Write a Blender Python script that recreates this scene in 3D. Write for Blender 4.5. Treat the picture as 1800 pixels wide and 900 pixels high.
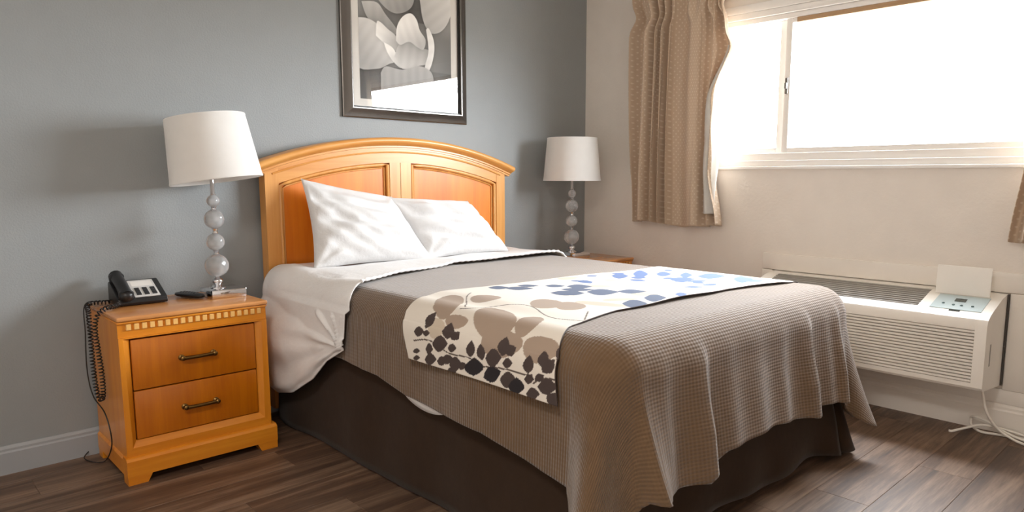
import bpy, bmesh, math, random
import numpy as np
from mathutils import Vector, Matrix

random.seed(4)
rng = np.random.default_rng(7)
SC = bpy.context.scene
COL = SC.collection
for o in list(bpy.data.objects):
    bpy.data.objects.remove(o)
PI = math.pi

# ---------------------------------------------------------------- camera
cam_d = bpy.data.cameras.new('camera')
cam = bpy.data.objects.new('camera', cam_d)
COL.objects.link(cam)
CAM = Vector((-3.45919, -3.12570, 1.08))
YAW, PITCH, ROLL, FPX, PCX, PCY = math.radians(44.1709), math.radians(-7.6295), math.radians(0.1288), 1242.12, 945.96, 478.10
fwd = Vector((math.sin(YAW) * math.cos(PITCH), math.cos(YAW) * math.cos(PITCH), math.sin(PITCH)))
rgt = Vector((math.cos(YAW), -math.sin(YAW), 0))
upv = rgt.cross(fwd)
r2 = rgt * math.cos(ROLL) + upv * math.sin(ROLL)
u2 = -rgt * math.sin(ROLL) + upv * math.cos(ROLL)
cam.matrix_world = Matrix(((r2.x, u2.x, -fwd.x, CAM.x), (r2.y, u2.y, -fwd.y, CAM.y), (r2.z, u2.z, -fwd.z, CAM.z), (0, 0, 0, 1)))
cam_d.sensor_fit = 'HORIZONTAL'
cam_d.sensor_width = 36.0
cam_d.lens = FPX / 1800 * 36.0
cam_d.shift_x = (900 - PCX) / 1800
cam_d.shift_y = (PCY - 450) / 1800
cam_d.clip_start = 0.02
SC.camera = cam

# ---------------------------------------------------------------- sky and exposure
SKY = 54.0
w = bpy.data.worlds.new('overcast_sky')
SC.world = w
w.use_nodes = True
nt = w.node_tree
nt.nodes.clear()
tc = nt.nodes.new('ShaderNodeTexCoord')
sp = nt.nodes.new('ShaderNodeSeparateXYZ')
rp = nt.nodes.new('ShaderNodeValToRGB')
bg = nt.nodes.new('ShaderNodeBackground')
wo = nt.nodes.new('ShaderNodeOutputWorld')
mp = nt.nodes.new('ShaderNodeMapRange')
mp.inputs['From Min'].default_value = -1
mp.inputs['From Max'].default_value = 1
nt.links.new(tc.outputs['Generated'], sp.inputs[0])
nt.links.new(sp.outputs['Z'], mp.inputs['Value'])
nt.links.new(mp.outputs[0], rp.inputs[0])
e = rp.color_ramp.elements
e[0].position = 0.47
e[0].color = (0.30, 0.29, 0.27, 1)
e[1].position = 0.52
e[1].color = (0.90, 0.955, 1.0, 1)
nt.links.new(rp.outputs[0], bg.inputs[0])
bg.inputs[1].default_value = SKY
nt.links.new(bg.outputs[0], wo.inputs[0])

# the window opening as a portal for the sky's light
WY0, WY1, WZ0, WZ1 = -2.86, -0.90, 1.14, 1.975
ld = bpy.data.lights.new('window_portal', 'AREA')
ld.shape = 'RECTANGLE'
ld.size = WY1 - WY0
ld.size_y = WZ1 - WZ0
ld.cycles.is_portal = True
lo = bpy.data.objects.new('window_portal', ld)
COL.objects.link(lo)
lo.matrix_world = Matrix(((0, 0, 1, 0.09), (1, 0, 0, (WY0 + WY1) / 2), (0, 1, 0, (WZ0 + WZ1) / 2), (0, 0, 0, 1)))

# added warm fill just under the ceiling, without a fixture, lifting the dim walls
FILL_W = 34.0
ld = bpy.data.lights.new('fill_light', 'AREA')
ld.shape = 'DISK'
ld.size = 0.5
ld.energy = FILL_W
ld.color = (1.0, 0.94, 0.87)
lo = bpy.data.objects.new('fill_light', ld)
COL.objects.link(lo)
lo.location = (-3.7, -2.7, 2.40)

vs = SC.view_settings
SC.display_settings.display_device = 'sRGB'
vs.view_transform = 'Standard'
vs.look = 'None'
vs.gamma = 1.0
vs.exposure = 0.0
vs.use_curve_mapping = False
SC.cycles.max_bounces = 10
SC.cycles.diffuse_bounces = 6
SC.cycles.sample_clamp_indirect = 6.0
SC.cycles.use_denoising = True


# ---------------------------------------------------------------- mesh helpers
class MB:
    """collects shapes (world coordinates) into one mesh"""
    def __init__(s):
        s.V = []
        s.F = []

    def add(s, V, F):
        n = len(s.V)
        s.V += [tuple(float(c) for c in v) for v in V]
        s.F += [tuple(n + i for i in f) for f in F]
        return s

    def box(s, x0, x1, y0, y1, z0, z1, bev=0.0, seg=2):
        x0, x1 = sorted((x0, x1)); y0, y1 = sorted((y0, y1)); z0, z1 = sorted((z0, z1))
        bm = bmesh.new()
        bmesh.ops.create_cube(bm, size=1)
        for v in bm.verts:
            v.co = Vector((x0 + (v.co.x + .5) * (x1 - x0), y0 + (v.co.y + .5) * (y1 - y0), z0 + (v.co.z + .5) * (z1 - z0)))
        if bev > 0:
            bmesh.ops.bevel(bm, geom=list(bm.edges), offset=bev, segments=seg, affect='EDGES', profile=0.5)
        bm.verts.index_update()
        s.add([v.co for v in bm.verts], [[v.index for v in f.verts] for f in bm.faces])
        bm.free()
        return s

    def prism(s, poly, fn, a, b):
        """poly: 2-D points; fn(p, t) -> 3-D; extruded from t=a to t=b"""
        n = len(poly)
        V = [fn(p, a) for p in poly] + [fn(p, b) for p in poly]
        F = [[i, (i + 1) % n, n + (i + 1) % n, n + i] for i in range(n)]
        F += [list(range(n))[::-1], list(range(n, 2 * n))]
        return s.add(V, F)

    def lathe(s, c, prof, seg=32, axis=(0, 0, 1)):
        ax = Vector(axis).normalized()
        q = Vector((0, 0, 1)).rotation_difference(ax)
        V = []
        F = []
        m = len(prof)
        for k in range(seg):
            a = 2 * PI * k / seg
            for (r, z) in prof:
                V.append(Vector(c) + q @ Vector((r * math.cos(a), r * math.sin(a), z)))
        for k in range(seg):
            k2 = (k + 1) % seg
            for j in range(m - 1):
                F.append([k * m + j, k2 * m + j, k2 * m + j + 1, k * m + j + 1])
        return s.add(V, F)

    def tube(s, pts, r, seg=8, cap=True):
        P = [Vector(p) for p in pts]
        n = len(P)
        R = r if hasattr(r, '__len__') else [r] * n
        V = []
        F = []
        t0 = (P[1] - P[0]).normalized()
        nrm = t0.orthogonal().normalized()
        for i in range(n):
            t = (P[min(i + 1, n - 1)] - P[max(i - 1, 0)]).normalized()
            nrm = (nrm - t * nrm.dot(t)).normalized()
            b = t.cross(nrm)
            for k in range(seg):
                a = 2 * PI * k / seg
                V.append(P[i] + (nrm * math.cos(a) + b * math.sin(a)) * R[i])
        for i in range(n - 1):
            for k in range(seg):
                k2 = (k + 1) % seg
                F.append([i * seg + k, i * seg + k2, (i + 1) * seg + k2, (i + 1) * seg + k])
        if cap:
            F.append(list(range(seg))[::-1])
            F.append([(n - 1) * seg + k for k in range(seg)])
        return s.add(V, F)

    def sweep(s, path, frames, prof, closed=False):
        """prof (a,b) placed at each path point with frame (A,B)"""
        m = len(prof)
        V = []
        F = []
        for p, (A, B) in zip(path, frames):
            for (a, b) in prof:
                V.append(Vector(p) + Vector(A) * a + Vector(B) * b)
        n = len(path)
        for i in range(n - 1):
            for j in range(m):
                j2 = (j + 1) % m
                F.append([i * m + j, i * m + j2, (i + 1) * m + j2, (i + 1) * m + j])
        F.append(list(range(m))[::-1])
        F.append([(n - 1) * m + j for j in range(m)])
        return s.add(V, F)

    def ico(s, c, r, sub=2, sc=(1, 1, 1)):
        bm = bmesh.new()
        bmesh.ops.create_icosphere(bm, subdivisions=sub, radius=1)
        s.add([(c[0] + v.co.x * r * sc[0], c[1] + v.co.y * r * sc[1], c[2] + v.co.z * r * sc[2]) for v in bm.verts],
              [[v.index for v in f.verts] for f in bm.faces])
        bm.free()
        return s

    def build(s, name, mat, parent=None, smooth=35, origin=None):
        off = Vector(origin) if origin else world_loc(parent)
        me = bpy.data.meshes.new(name)
        me.from_pydata([tuple(Vector(v) - off) for v in s.V], [], s.F)
        bm = bmesh.new()
        bm.from_mesh(me)
        bmesh.ops.recalc_face_normals(bm, faces=bm.faces)
        bm.to_mesh(me)
        bm.free()
        return link(name, me, mat, parent, smooth, off)


def world_loc(o):
    v = Vector((0, 0, 0))
    while o is not None:
        v = v + o.location
        o = o.parent
    return v


def link(name, me, mat, parent, smooth, off):
    if mat is not None:
        me.materials.append(mat)
    if smooth:
        me.polygons.foreach_set('use_smooth', [True] * len(me.polygons))
        if smooth < 180:
            me.set_sharp_from_angle(angle=math.radians(smooth))
    me.update()
    o = bpy.data.objects.new(name, me)
    COL.objects.link(o)
    if parent is not None:
        o.parent = parent
        o.location = Vector(off) - world_loc(parent)
    else:
        o.location = off
    return o


def grid_obj(name, P, mat, parent=None, uv=None, col=None, thick=0.0, wrap=False, smooth=180, extra=None):
    """P: (n, m, 3) array of world points -> quad grid"""
    off = np.array(world_loc(parent)) if parent is not None else np.zeros(3)
    n, m, _ = P.shape
    V = (P.reshape(-1, 3) - off)
    idx = np.arange(n * m).reshape(n, m)
    if wrap:
        idx = np.concatenate([idx, idx[:1]], 0)
    F = np.stack([idx[:-1, :-1], idx[1:, :-1], idx[1:, 1:], idx[:-1, 1:]], -1).reshape(-1, 4)
    me = bpy.data.meshes.new(name)
    me.vertices.add(len(V))
    me.vertices.foreach_set('co', V.astype(np.float32).ravel())
    me.loops.add(F.size)
    me.loops.foreach_set('vertex_index', F.astype(np.int32).ravel())
    me.polygons.add(len(F))
    me.polygons.foreach_set('loop_start', np.arange(0, F.size, 4, dtype=np.int32))
    me.polygons.foreach_set('loop_total', np.full(len(F), 4, dtype=np.int32))
    me.update(calc_edges=True)
    if uv is not None:
        l = me.uv_layers.new(name='UVMap')
        l.data.foreach_set('uv', uv.reshape(-1, 2)[F.ravel()].astype(np.float32).ravel())
    if col is not None:
        a = me.color_attributes.new('print', 'FLOAT_COLOR', 'POINT')
        c4 = np.concatenate([col.reshape(-1, 3), np.ones((n * m, 1))], 1)
        a.data.foreach_set('color', c4.astype(np.float32).ravel())
    me.validate()
    o = link(name, me, mat, parent, smooth, Vector(off))
    if thick:
        md = o.modifiers.new('thickness', 'SOLIDIFY')
        md.thickness = thick
        md.offset = 0
    return o


def tag(o, label=None, cat=None, group=None, kind=None):
    for k, v in (('label', label), ('category', cat), ('group', group), ('kind', kind)):
        if v:
            o[k] = v
    return o


def thing(name, label, cat, loc, group=None):
    o = bpy.data.objects.new(name, None)
    o.empty_display_size = 0.05
    COL.objects.link(o)
    o.location = loc
    return tag(o, label, cat, group)


def dup(root, shift, label):
    def cp(o, par):
        c = o.copy()
        COL.objects.link(c)
        if par is not None:
            c.parent = par
        for ch in list(o.children):
            cp(ch, c)
        return c
    kids = list(root.children)
    r = root.copy()
    COL.objects.link(r)
    for k in kids:
        cp(k, r)
    r.location = Vector(root.location) + Vector(shift)
    r['label'] = label
    return r


def lin(r, g, b):
    f = lambda c: (c / 255 / 12.92) if c / 255 <= .04045 else ((c / 255 + .055) / 1.055) ** 2.4
    return (f(r), f(g), f(b), 1)


class Wr:
    """sum of random plane waves: soft cloth wrinkles"""
    def __init__(s, n, lo, hi, seed, ani=None):
        g = np.random.default_rng(seed)
        k = np.exp(g.uniform(np.log(lo), np.log(hi), n))
        t = g.uniform(0, 2 * PI, n) if ani is None else ani[0] + g.normal(0, ani[1], n)
        s.k = np.stack([k * np.cos(t), k * np.sin(t)], 1)
        s.p = g.uniform(0, 2 * PI, n)
        s.a = lo / k / math.sqrt(n) * 1.4

    def __call__(s, x, y):
        x = np.asarray(x, float)
        y = np.asarray(y, float)
        return sum(a * np.sin(k[0] * x + k[1] * y + p) for a, k, p in zip(s.a, s.k, s.p))


def sm(x, a, b):
    t = np.clip((np.asarray(x, float) - a) / (b - a), 0, 1)
    return t * t * (3 - 2 * t)


# ---------------------------------------------------------------- materials
def new_mat(name):
    m = bpy.data.materials.new(name)
    m.use_nodes = True
    n = m.node_tree.nodes
    return m, m.node_tree, n['Principled BSDF']


def node(t, kind, **kw):
    n = t.nodes.new(kind)
    for k, v in kw.items():
        if k in n.inputs:
            n.inputs[k].default_value = v
        else:
            setattr(n, k, v)
    return n


def bump(t, p, src, strength, dist):
    b = node(t, 'ShaderNodeBump', Strength=strength, Distance=dist)
    t.links.new(src, b.inputs['Height'])
    t.links.new(b.outputs[0], p.inputs['Normal'])


def ramp(t, src, stops):
    r = node(t, 'ShaderNodeValToRGB')
    el = r.color_ramp.elements
    while len(el) < len(stops):
        el.new(0.5)
    for i, (p, c) in enumerate(stops):
        el[i].position = p
        el[i].color = c
    t.links.new(src, r.inputs[0])
    return r.outputs[0]


def plain(name, c, rough=0.5, metal=0.0, noise=0.06, bumpd=0.0, bscale=200, coat=0.0, spec=0.5):
    m, t, p = new_mat(name)
    co = node(t, 'ShaderNodeTexCoord')
    nz = node(t, 'ShaderNodeTexNoise', Scale=9.0, Detail=4.0)
    t.links.new(co.outputs['Object'], nz.inputs['Vector'])
    d = tuple(x * (1 - noise) for x in c[:3]) + (1,)
    u = tuple(min(1, x * (1 + noise)) for x in c[:3]) + (1,)
    t.links.new(ramp(t, nz.outputs[0], [(.3, d), (.7, u)]), p.inputs['Base Color'])
    p.inputs['Roughness'].default_value = rough
    p.inputs['Metallic'].default_value = metal
    p.inputs['Coat Weight'].default_value = coat
    p.inputs['Specular IOR Level'].default_value = spec
    if bumpd:
        n2 = node(t, 'ShaderNodeTexNoise', Scale=bscale, Detail=3.0, Roughness=0.6)
        t.links.new(co.outputs['Object'], n2.inputs['Vector'])
        bump(t, p, n2.outputs[0], 0.6, bumpd)
    return m


def wood(name, dark, light, axis, rough=0.32, scale=9.0, coat=0.25, rnd=False, bumpd=0.0004, stretch=0.06, mid=None):
    m, t, p = new_mat(name)
    co = node(t, 'ShaderNodeTexCoord')
    mpn = node(t, 'ShaderNodeMapping')
    s = [1.0, 1.0, 1.0]
    s[axis] = stretch
    mpn.inputs['Scale'].default_value = s
    src = co.outputs['Object']
    if rnd:
        oi = node(t, 'ShaderNodeObjectInfo')
        mul = node(t, 'ShaderNodeMath', operation='MULTIPLY')
        mul.inputs[1].default_value = 37.0
        t.links.new(oi.outputs['Random'], mul.inputs[0])
        av = node(t, 'ShaderNodeVectorMath', operation='ADD')
        t.links.new(src, av.inputs[0])
        t.links.new(mul.outputs[0], av.inputs[1])
        src = av.outputs[0]
    t.links.new(src, mpn.inputs['Vector'])
    n1 = node(t, 'ShaderNodeTexNoise', Scale=scale, Detail=6.0, Roughness=0.62, Distortion=0.8)
    t.links.new(mpn.outputs[0], n1.inputs['Vector'])
    n2 = node(t, 'ShaderNodeTexNoise', Scale=scale * 9, Detail=3.0, Roughness=0.6)
    t.links.new(mpn.outputs[0], n2.inputs['Vector'])
    mx = node(t, 'ShaderNodeMath', operation='MULTIPLY_ADD')
    mx.inputs[1].default_value = 0.35
    t.links.new(n2.outputs[0], mx.inputs[0])
    t.links.new(n1.outputs[0], mx.inputs[2])
    stops = [(.45, dark), (.85, light)] if mid is None else [(.42, dark), (.62, mid), (.86, light)]
    c = ramp(t, mx.outputs[0], stops)
    if rnd:
        hs = node(t, 'ShaderNodeHueSaturation')
        mr = node(t, 'ShaderNodeMapRange')
        mr.inputs['To Min'].default_value = 0.86
        mr.inputs['To Max'].default_value = 1.14
        t.links.new(oi.outputs['Random'], mr.inputs['Value'])
        t.links.new(mr.outputs[0], hs.inputs['Value'])
        t.links.new(c, hs.inputs['Color'])
        c = hs.outputs[0]
    t.links.new(c, p.inputs['Base Color'])
    p.inputs['Roughness'].default_value = rough
    p.inputs['Coat Weight'].default_value = coat
    p.inputs['Coat Roughness'].default_value = 0.25
    if bumpd:
        bump(t, p, mx.outputs[0], 0.5, bumpd)
    return m


def cloth(name, c, rough=0.85, rib=None, sheen=0.2, transl=0.0, wr=0.002, wscale=14, noise=0.08):
    """fabric; rib = (pitch_u, pitch_v, depth) woven relief on the UVs in metres"""
    m, t, p = new_mat(name)
    co = node(t, 'ShaderNodeTexCoord')
    nz = node(t, 'ShaderNodeTexNoise', Scale=22.0, Detail=4.0)
    t.links.new(co.outputs['Object'], nz.inputs['Vector'])
    d = tuple(x * (1 - noise) for x in c[:3]) + (1,)
    u = tuple(min(1, x * (1 + noise)) for x in c[:3]) + (1,)
    t.links.new(ramp(t, nz.outputs[0], [(.3, d), (.7, u)]), p.inputs['Base Color'])
    p.inputs['Roughness'].default_value = rough
    p.inputs['Sheen Weight'].default_value = sheen
    p.inputs['Specular IOR Level'].default_value = 0.25
    h = None
    if rib:
        uvm = node(t, 'ShaderNodeSeparateXYZ')
        t.links.new(co.outputs['UV'], uvm.inputs[0])
        hs = []
        for ax, pitch in ((0, rib[0]), (1, rib[1])):
            mu = node(t, 'ShaderNodeMath', operation='MULTIPLY')
            mu.inputs[1].default_value = 2 * PI / pitch
            t.links.new(uvm.outputs[ax], mu.inputs[0])
            si = node(t, 'ShaderNodeMath', operation='SINE')
            t.links.new(mu.outputs[0], si.inputs[0])
            hs.append(si.outputs[0])
        ad = node(t, 'ShaderNodeMath', operation='MULTIPLY_ADD')
        ad.inputs[1].default_value = 0.40
        t.links.new(hs[0], ad.inputs[0])
        t.links.new(hs[1], ad.inputs[2])
        h = ad.outputs[0]
        b1 = node(t, 'ShaderNodeBump', Strength=0.8, Distance=rib[2])
        t.links.new(h, b1.inputs['Height'])
    n2 = node(t, 'ShaderNodeTexNoise', Scale=wscale, Detail=5.0, Roughness=0.55)
    t.links.new(co.outputs['Object'], n2.inputs['Vector'])
    b = node(t, 'ShaderNodeBump', Strength=0.6, Distance=wr)
    t.links.new(n2.outputs[0], b.inputs['Height'])
    if rib:
        t.links.new(b1.outputs[0], b.inputs['Normal'])
    t.links.new(b.outputs[0], p.inputs['Normal'])
    if transl:
        tr = node(t, 'ShaderNodeBsdfTranslucent')
        tr.inputs[0].default_value = c
        ms = node(t, 'ShaderNodeMixShader')
        ms.inputs[0].default_value = transl
        t.links.new(p.outputs[0], ms.inputs[1])
        t.links.new(tr.outputs[0], ms.inputs[2])
        t.links.new(ms.outputs[0], t.nodes['Material Output'].inputs[0])
    return m


def printed(name, rough=0.8, wr=0.0015, sheen=0.1):
    m, t, p = new_mat(name)
    a = node(t, 'ShaderNodeVertexColor', layer_name='print')
    t.links.new(a.outputs[0], p.inputs['Base Color'])
    p.inputs['Roughness'].default_value = rough
    p.inputs['Sheen Weight'].default_value = sheen
    p.inputs['Specular IOR Level'].default_value = 0.25
    if wr:
        co = node(t, 'ShaderNodeTexCoord')
        n2 = node(t, 'ShaderNodeTexNoise', Scale=14.0, Detail=5.0)
        t.links.new(co.outputs['Object'], n2.inputs['Vector'])
        bump(t, p, n2.outputs[0], 0.6, wr)
    return m


def glass_pane(name, refl=1.45):
    m, t, p = new_mat(name)
    t.nodes.remove(p)
    tr = node(t, 'ShaderNodeBsdfTransparent')
    gl = node(t, 'ShaderNodeBsdfGlossy', Roughness=0.0)
    ge = node(t, 'ShaderNodeNewGeometry')
    dt = node(t, 'ShaderNodeVectorMath', operation='DOT_PRODUCT')
    t.links.new(ge.outputs['Incoming'], dt.inputs[0])
    t.links.new(ge.outputs['Normal'], dt.inputs[1])
    ab = node(t, 'ShaderNodeMath', operation='ABSOLUTE')
    t.links.new(dt.outputs['Value'], ab.inputs[0])
    om = node(t, 'ShaderNodeMath', operation='SUBTRACT')
    om.inputs[0].default_value = 1.0
    t.links.new(ab.outputs[0], om.inputs[1])
    pw = node(t, 'ShaderNodeMath', operation='POWER')
    pw.inputs[1].default_value = 5.0
    t.links.new(om.outputs[0], pw.inputs[0])
    f0 = ((refl - 1) / (refl + 1)) ** 2
    fr = node(t, 'ShaderNodeMath', operation='MULTIPLY_ADD')     # Schlick: the same from either side of the thin pane
    fr.inputs[1].default_value = 1 - f0
    fr.inputs[2].default_value = f0
    t.links.new(pw.outputs[0], fr.inputs[0])
    ms = node(t, 'ShaderNodeMixShader')
    t.links.new(fr.outputs[0], ms.inputs[0])
    t.links.new(tr.outputs[0], ms.inputs[1])
    t.links.new(gl.outputs[0], ms.inputs[2])
    t.links.new(ms.outputs[0], t.nodes['Material Output'].inputs[0])
    return m


M = {}
M['wall_blue'] = plain('blue_grey_paint', lin(146, 150, 151), 0.55, noise=0.02, bumpd=0.0022, bscale=140)
M['wall_white'] = plain('warm_white_paint', lin(234, 227, 219), 0.55, noise=0.02, bumpd=0.002, bscale=60)
M['trim'] = plain('cream_trim_paint', lin(238, 232, 224), 0.4, noise=0.02)
M['base_blue'] = plain('grey_trim_paint', lin(158, 162, 166), 0.4, noise=0.02)
M['ceiling'] = plain('ceiling_paint', lin(226, 222, 215), 0.8, noise=0.02, bumpd=0.003, bscale=60)
M['plank'] = wood('brown_vinyl_plank', lin(46, 32, 23), lin(138, 113, 92), 0, rough=0.55, scale=11, coat=0.0, rnd=True, mid=lin(90, 66, 49), bumpd=0.0006, stretch=0.07)
M['plank'].node_tree.nodes['Principled BSDF'].inputs['Specular IOR Level'].default_value = 0.9
M['subfloor'] = plain('subfloor', lin(40, 32, 26), 0.8)
M['wood_drawer'] = wood('amber_veneer_drawer', lin(176, 92, 0), lin(202, 116, 6), 2, rough=0.36, scale=10)
M['wood_case'] = wood('honey_wood_case', lin(202, 114, 14), lin(226, 146, 38), 2, rough=0.33, scale=8)
M['wood_rail'] = wood('honey_wood_rail', lin(202, 114, 14), lin(226, 146, 38), 0, rough=0.33, scale=8)
M['wood_top'] = wood('honey_wood_top', lin(186, 118, 62), lin(214, 152, 92), 0, rough=0.22, scale=8)
M['wood_dentil'] = wood('pale_wood_dentil', lin(226, 172, 96), lin(242, 196, 122), 2, rough=0.4, scale=20)
M['hb_frame'] = wood('pale_honey_headboard', lin(204, 136, 62), lin(226, 166, 92), 2, rough=0.38, scale=8)
M['hb_rail'] = wood('pale_honey_rail', lin(204, 136, 62), lin(226, 166, 92), 0, rough=0.38, scale=8)
M['hb_panel'] = wood('amber_headboard_panel', lin(204, 104, 8), lin(230, 138, 32), 2, rough=0.42, scale=6)
M['gap'] = plain('dark_gap', lin(40, 20, 8), 0.8)
M['brass'] = plain('aged_brass', lin(120, 92, 52), 0.32, metal=1.0, noise=0.2)
M['chrome'] = plain('chrome', lin(225, 225, 228), 0.06, metal=1.0, noise=0.0)
M['shade'] = cloth('white_linen_shade', lin(246, 244, 241), 0.9, sheen=0.1, transl=0.35, wr=0.0004, wscale=300, noise=0.02)
M['sheet'] = cloth('white_cotton', lin(228, 226, 225), 0.85, sheen=0.1, wr=0.007, wscale=16, noise=0.01)
M['pillow'] = cloth('white_pillow_cotton', lin(214, 213, 213), 0.85, sheen=0.1, wr=0.012, wscale=13, noise=0.01)
M['coverlet'] = cloth('taupe_waffle_weave', lin(102, 79, 56), 0.85, rib=(0.0130, 0.0100, 0.0008), sheen=0.4, wr=0.003)
M['skirt'] = cloth('dark_brown_fabric', lin(48, 31, 16), 0.9, sheen=0.1, wr=0.004, wscale=9)
M['mattress'] = cloth('mattress_ticking', lin(225, 222, 215), 0.9)
M['runner'] = printed('floral_print_cotton')
M['art'] = printed('flower_print', 0.5, 0, 0)
M['mat_board'] = plain('cream_mat_board', lin(226, 222, 216), 0.8, noise=0.01)
M['pewter'] = plain('pewter_frame', lin(122, 119, 117), 0.27, metal=0.95, noise=0.06)
M['black_edge'] = plain('black_lip', lin(28, 26, 25), 0.4)
M['pane'] = glass_pane('thin_glass', 1.5)
M['vinyl'] = plain('white_window_vinyl', lin(245, 243, 240), 0.4, noise=0.01)
M['tan'] = plain('shaded_track_tan', lin(176, 144, 110), 0.7)  # window track tone with its shade mixed into the colour
M['ac'] = plain('cream_ac_plastic', lin(242, 238, 231), 0.42, noise=0.02)
M['ac_dark'] = plain('shadowed_ac_interior', lin(66, 61, 56), 0.7)
M['ac_grey'] = plain('grey_louvre', lin(150, 146, 140), 0.5)
M['panel'] = plain('pale_blue_control_panel', lin(182, 196, 198), 0.4)
M['btn'] = plain('teal_button', lin(40, 72, 72), 0.4)
M['display'] = plain('dark_display', lin(60, 66, 62), 0.2)
M['cord'] = plain('white_cable', lin(240, 235, 226), 0.5)
M['black'] = plain('black_plastic', lin(24, 23, 24), 0.32)
M['black2'] = plain('black_button', lin(46, 46, 47), 0.4)
M['face'] = plain('grey_faceplate', lin(205, 203, 200), 0.45)
M['wire'] = plain('black_wire', lin(22, 18, 17), 0.4)
M['latch'] = plain('grey_latch', lin(120, 116, 112), 0.4, metal=0.5)


def crystal(name):
    m, t, p = new_mat(name)
    co = node(t, 'ShaderNodeTexCoord')
    vo = node(t, 'ShaderNodeTexVoronoi', Scale=42.0)
    t.links.new(co.outputs['Object'], vo.inputs['Vector'])
    t.links.new(ramp(t, vo.outputs['Distance'], [(.1, lin(250, 250, 250)), (.8, lin(214, 214, 216))]), p.inputs['Base Color'])
    p.inputs['Roughness'].default_value = 0.16
    p.inputs['Transmission Weight'].default_value = 0.75
    p.inputs['IOR'].default_value = 1.45
    bump(t, p, vo.outputs['Distance'], 0.7, 0.004)
    return m


def curtain_mat():
    m, t, p = new_mat('tan_dotted_curtain')
    co = node(t, 'ShaderNodeTexCoord')
    mpn = node(t, 'ShaderNodeMapping')
    mpn.inputs['Scale'].default_value = (1 / 0.023, 1 / 0.023, 1)
    mpn.inputs['Rotation'].default_value = (0, 0, PI / 4)
    t.links.new(co.outputs['UV'], mpn.inputs['Vector'])
    fr = node(t, 'ShaderNodeVectorMath', operation='FRACTION')
    t.links.new(mpn.outputs[0], fr.inputs[0])
    ds = node(t, 'ShaderNodeVectorMath', operation='DISTANCE')
    ds.inputs[1].default_value = (0.5, 0.5, 0)
    t.links.new(fr.outputs[0], ds.inputs[0])
    c = ramp(t, ds.outputs['Value'], [(.11, lin(226, 211, 194)), (.24, lin(206, 184, 160))])
    t.links.new(c, p.inputs['Base Color'])
    p.inputs['Roughness'].default_value = 0.75
    p.inputs['Sheen Weight'].default_value = 0.2
    tr = node(t, 'ShaderNodeBsdfTranslucent')
    t.links.new(c, tr.inputs[0])
    ms = node(t, 'ShaderNodeMixShader')
    ms.inputs[0].default_value = 0.12
    t.links.new(p.outputs[0], ms.inputs[1])
    t.links.new(tr.outputs[0], ms.inputs[2])
    t.links.new(ms.outputs[0], t.nodes['Material Output'].inputs[0])
    return m


M['crystal'] = crystal('cracked_crystal')
M['curtain'] = curtain_mat()
M['lining'] = cloth('white_lining', lin(240, 238, 234), 0.8, transl=0.4, wr=0.001)

# ================================================================ the room
RX0, RY0, CZ = -4.30, -4.60, 2.44


def structure(o):
    o['kind'] = 'structure'
    return o


structure(MB().box(RX0 - .1, 0.12, 0.0, 0.12, -.05, CZ).build('wall_back', M['wall_blue'], smooth=0))
b = MB()
b.box(0, .12, RY0 - .1, 0, -.05, WZ0)
b.box(0, .12, RY0 - .1, 0, WZ1, CZ)
b.box(0, .12, WY1, 0, WZ0, WZ1)
b.box(0, .12, RY0 - .1, WY0, WZ0, WZ1)
structure(b.build('wall_right', M['wall_white'], smooth=0))
structure(MB().box(RX0 - .1, RX0, RY0, 0, -.05, CZ).build('wall_left', M['wall_white'], smooth=0))
structure(MB().box(RX0 - .1, 0, RY0 - .1, RY0, -.05, CZ).build('wall_front', M['wall_white'], smooth=0))
structure(MB().box(RX0 - .1, .12, RY0 - .1, .12, CZ, CZ + .1).build('ceiling', M['ceiling'], smooth=0))

# floor: a slab carrying separate planks that run along the headboard wall
floor = structure(MB().box(RX0 - .1, 0, RY0 - .1, 0, -.10, -.014).build('floor', M['subfloor'], smooth=0))
PW = 0.182
proto = {}
LEN = (1.22, 0.74, 0.48)
for L in LEN:
    q = MB().box(0.0003, L - .0003, 0.0003, PW - .0003, -.0135, 0, 0.0010, 1)
    me = bpy.data.meshes.new('plank')
    me.from_pydata(q.V, [], q.F)
    me.materials.append(M['plank'])
    proto[L] = me
y = -2.115 - PW * 14
row = 0
while y < -0.001:
    if y + PW > RY0:
        x = RX0
        k = [0, 1, 2][row % 3]
        first = True
        while x < -0.01:
            L = LEN[k] if first else 1.22
            if x + L > 0.0:
                L = min(LEN, key=lambda l: abs(l + x)) if x + 0.48 <= 0.02 else 0.48
            o = bpy.data.objects.new('plank', proto[L])
            COL.objects.link(o)
            o.parent = floor
            s = min(1.0, (0.0 - x) / L)
            o.scale = (s, min(1.0, -y / PW), 1)
            o.location = (x, y, 0)
            x += L
            first = False
    y += PW
    row += 1


def base_run(name, pts, mat, h, t):
    """profiled skirting along x or y"""
    prof = [(0, 0), (t, 0), (t, h * .76), (t * .75, h * .82), (t * .75, h * .9), (t * .35, h), (0, h)]
    (x0, y0), (x1, y1), nx, ny = pts
    m = MB()
    m.prism(prof, lambda p, s: (x0 + (x1 - x0) * s + nx * p[0], y0 + (y1 - y0) * s + ny * p[0], p[1]), 0, 1)
    return structure(m.build(name, mat, smooth=25))


base_run('baseboard_back', ((RX0, 0), (0, 0), 0, -1), M['base_blue'], .105, .014)
base_run('baseboard_right', ((0, -.014), (0, RY0), -1, 0), M['trim'], .127, .017)
base_run('baseboard_left', ((RX0, RY0), (RX0, -.014), 1, 0), M['trim'], .105, .014)

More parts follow.
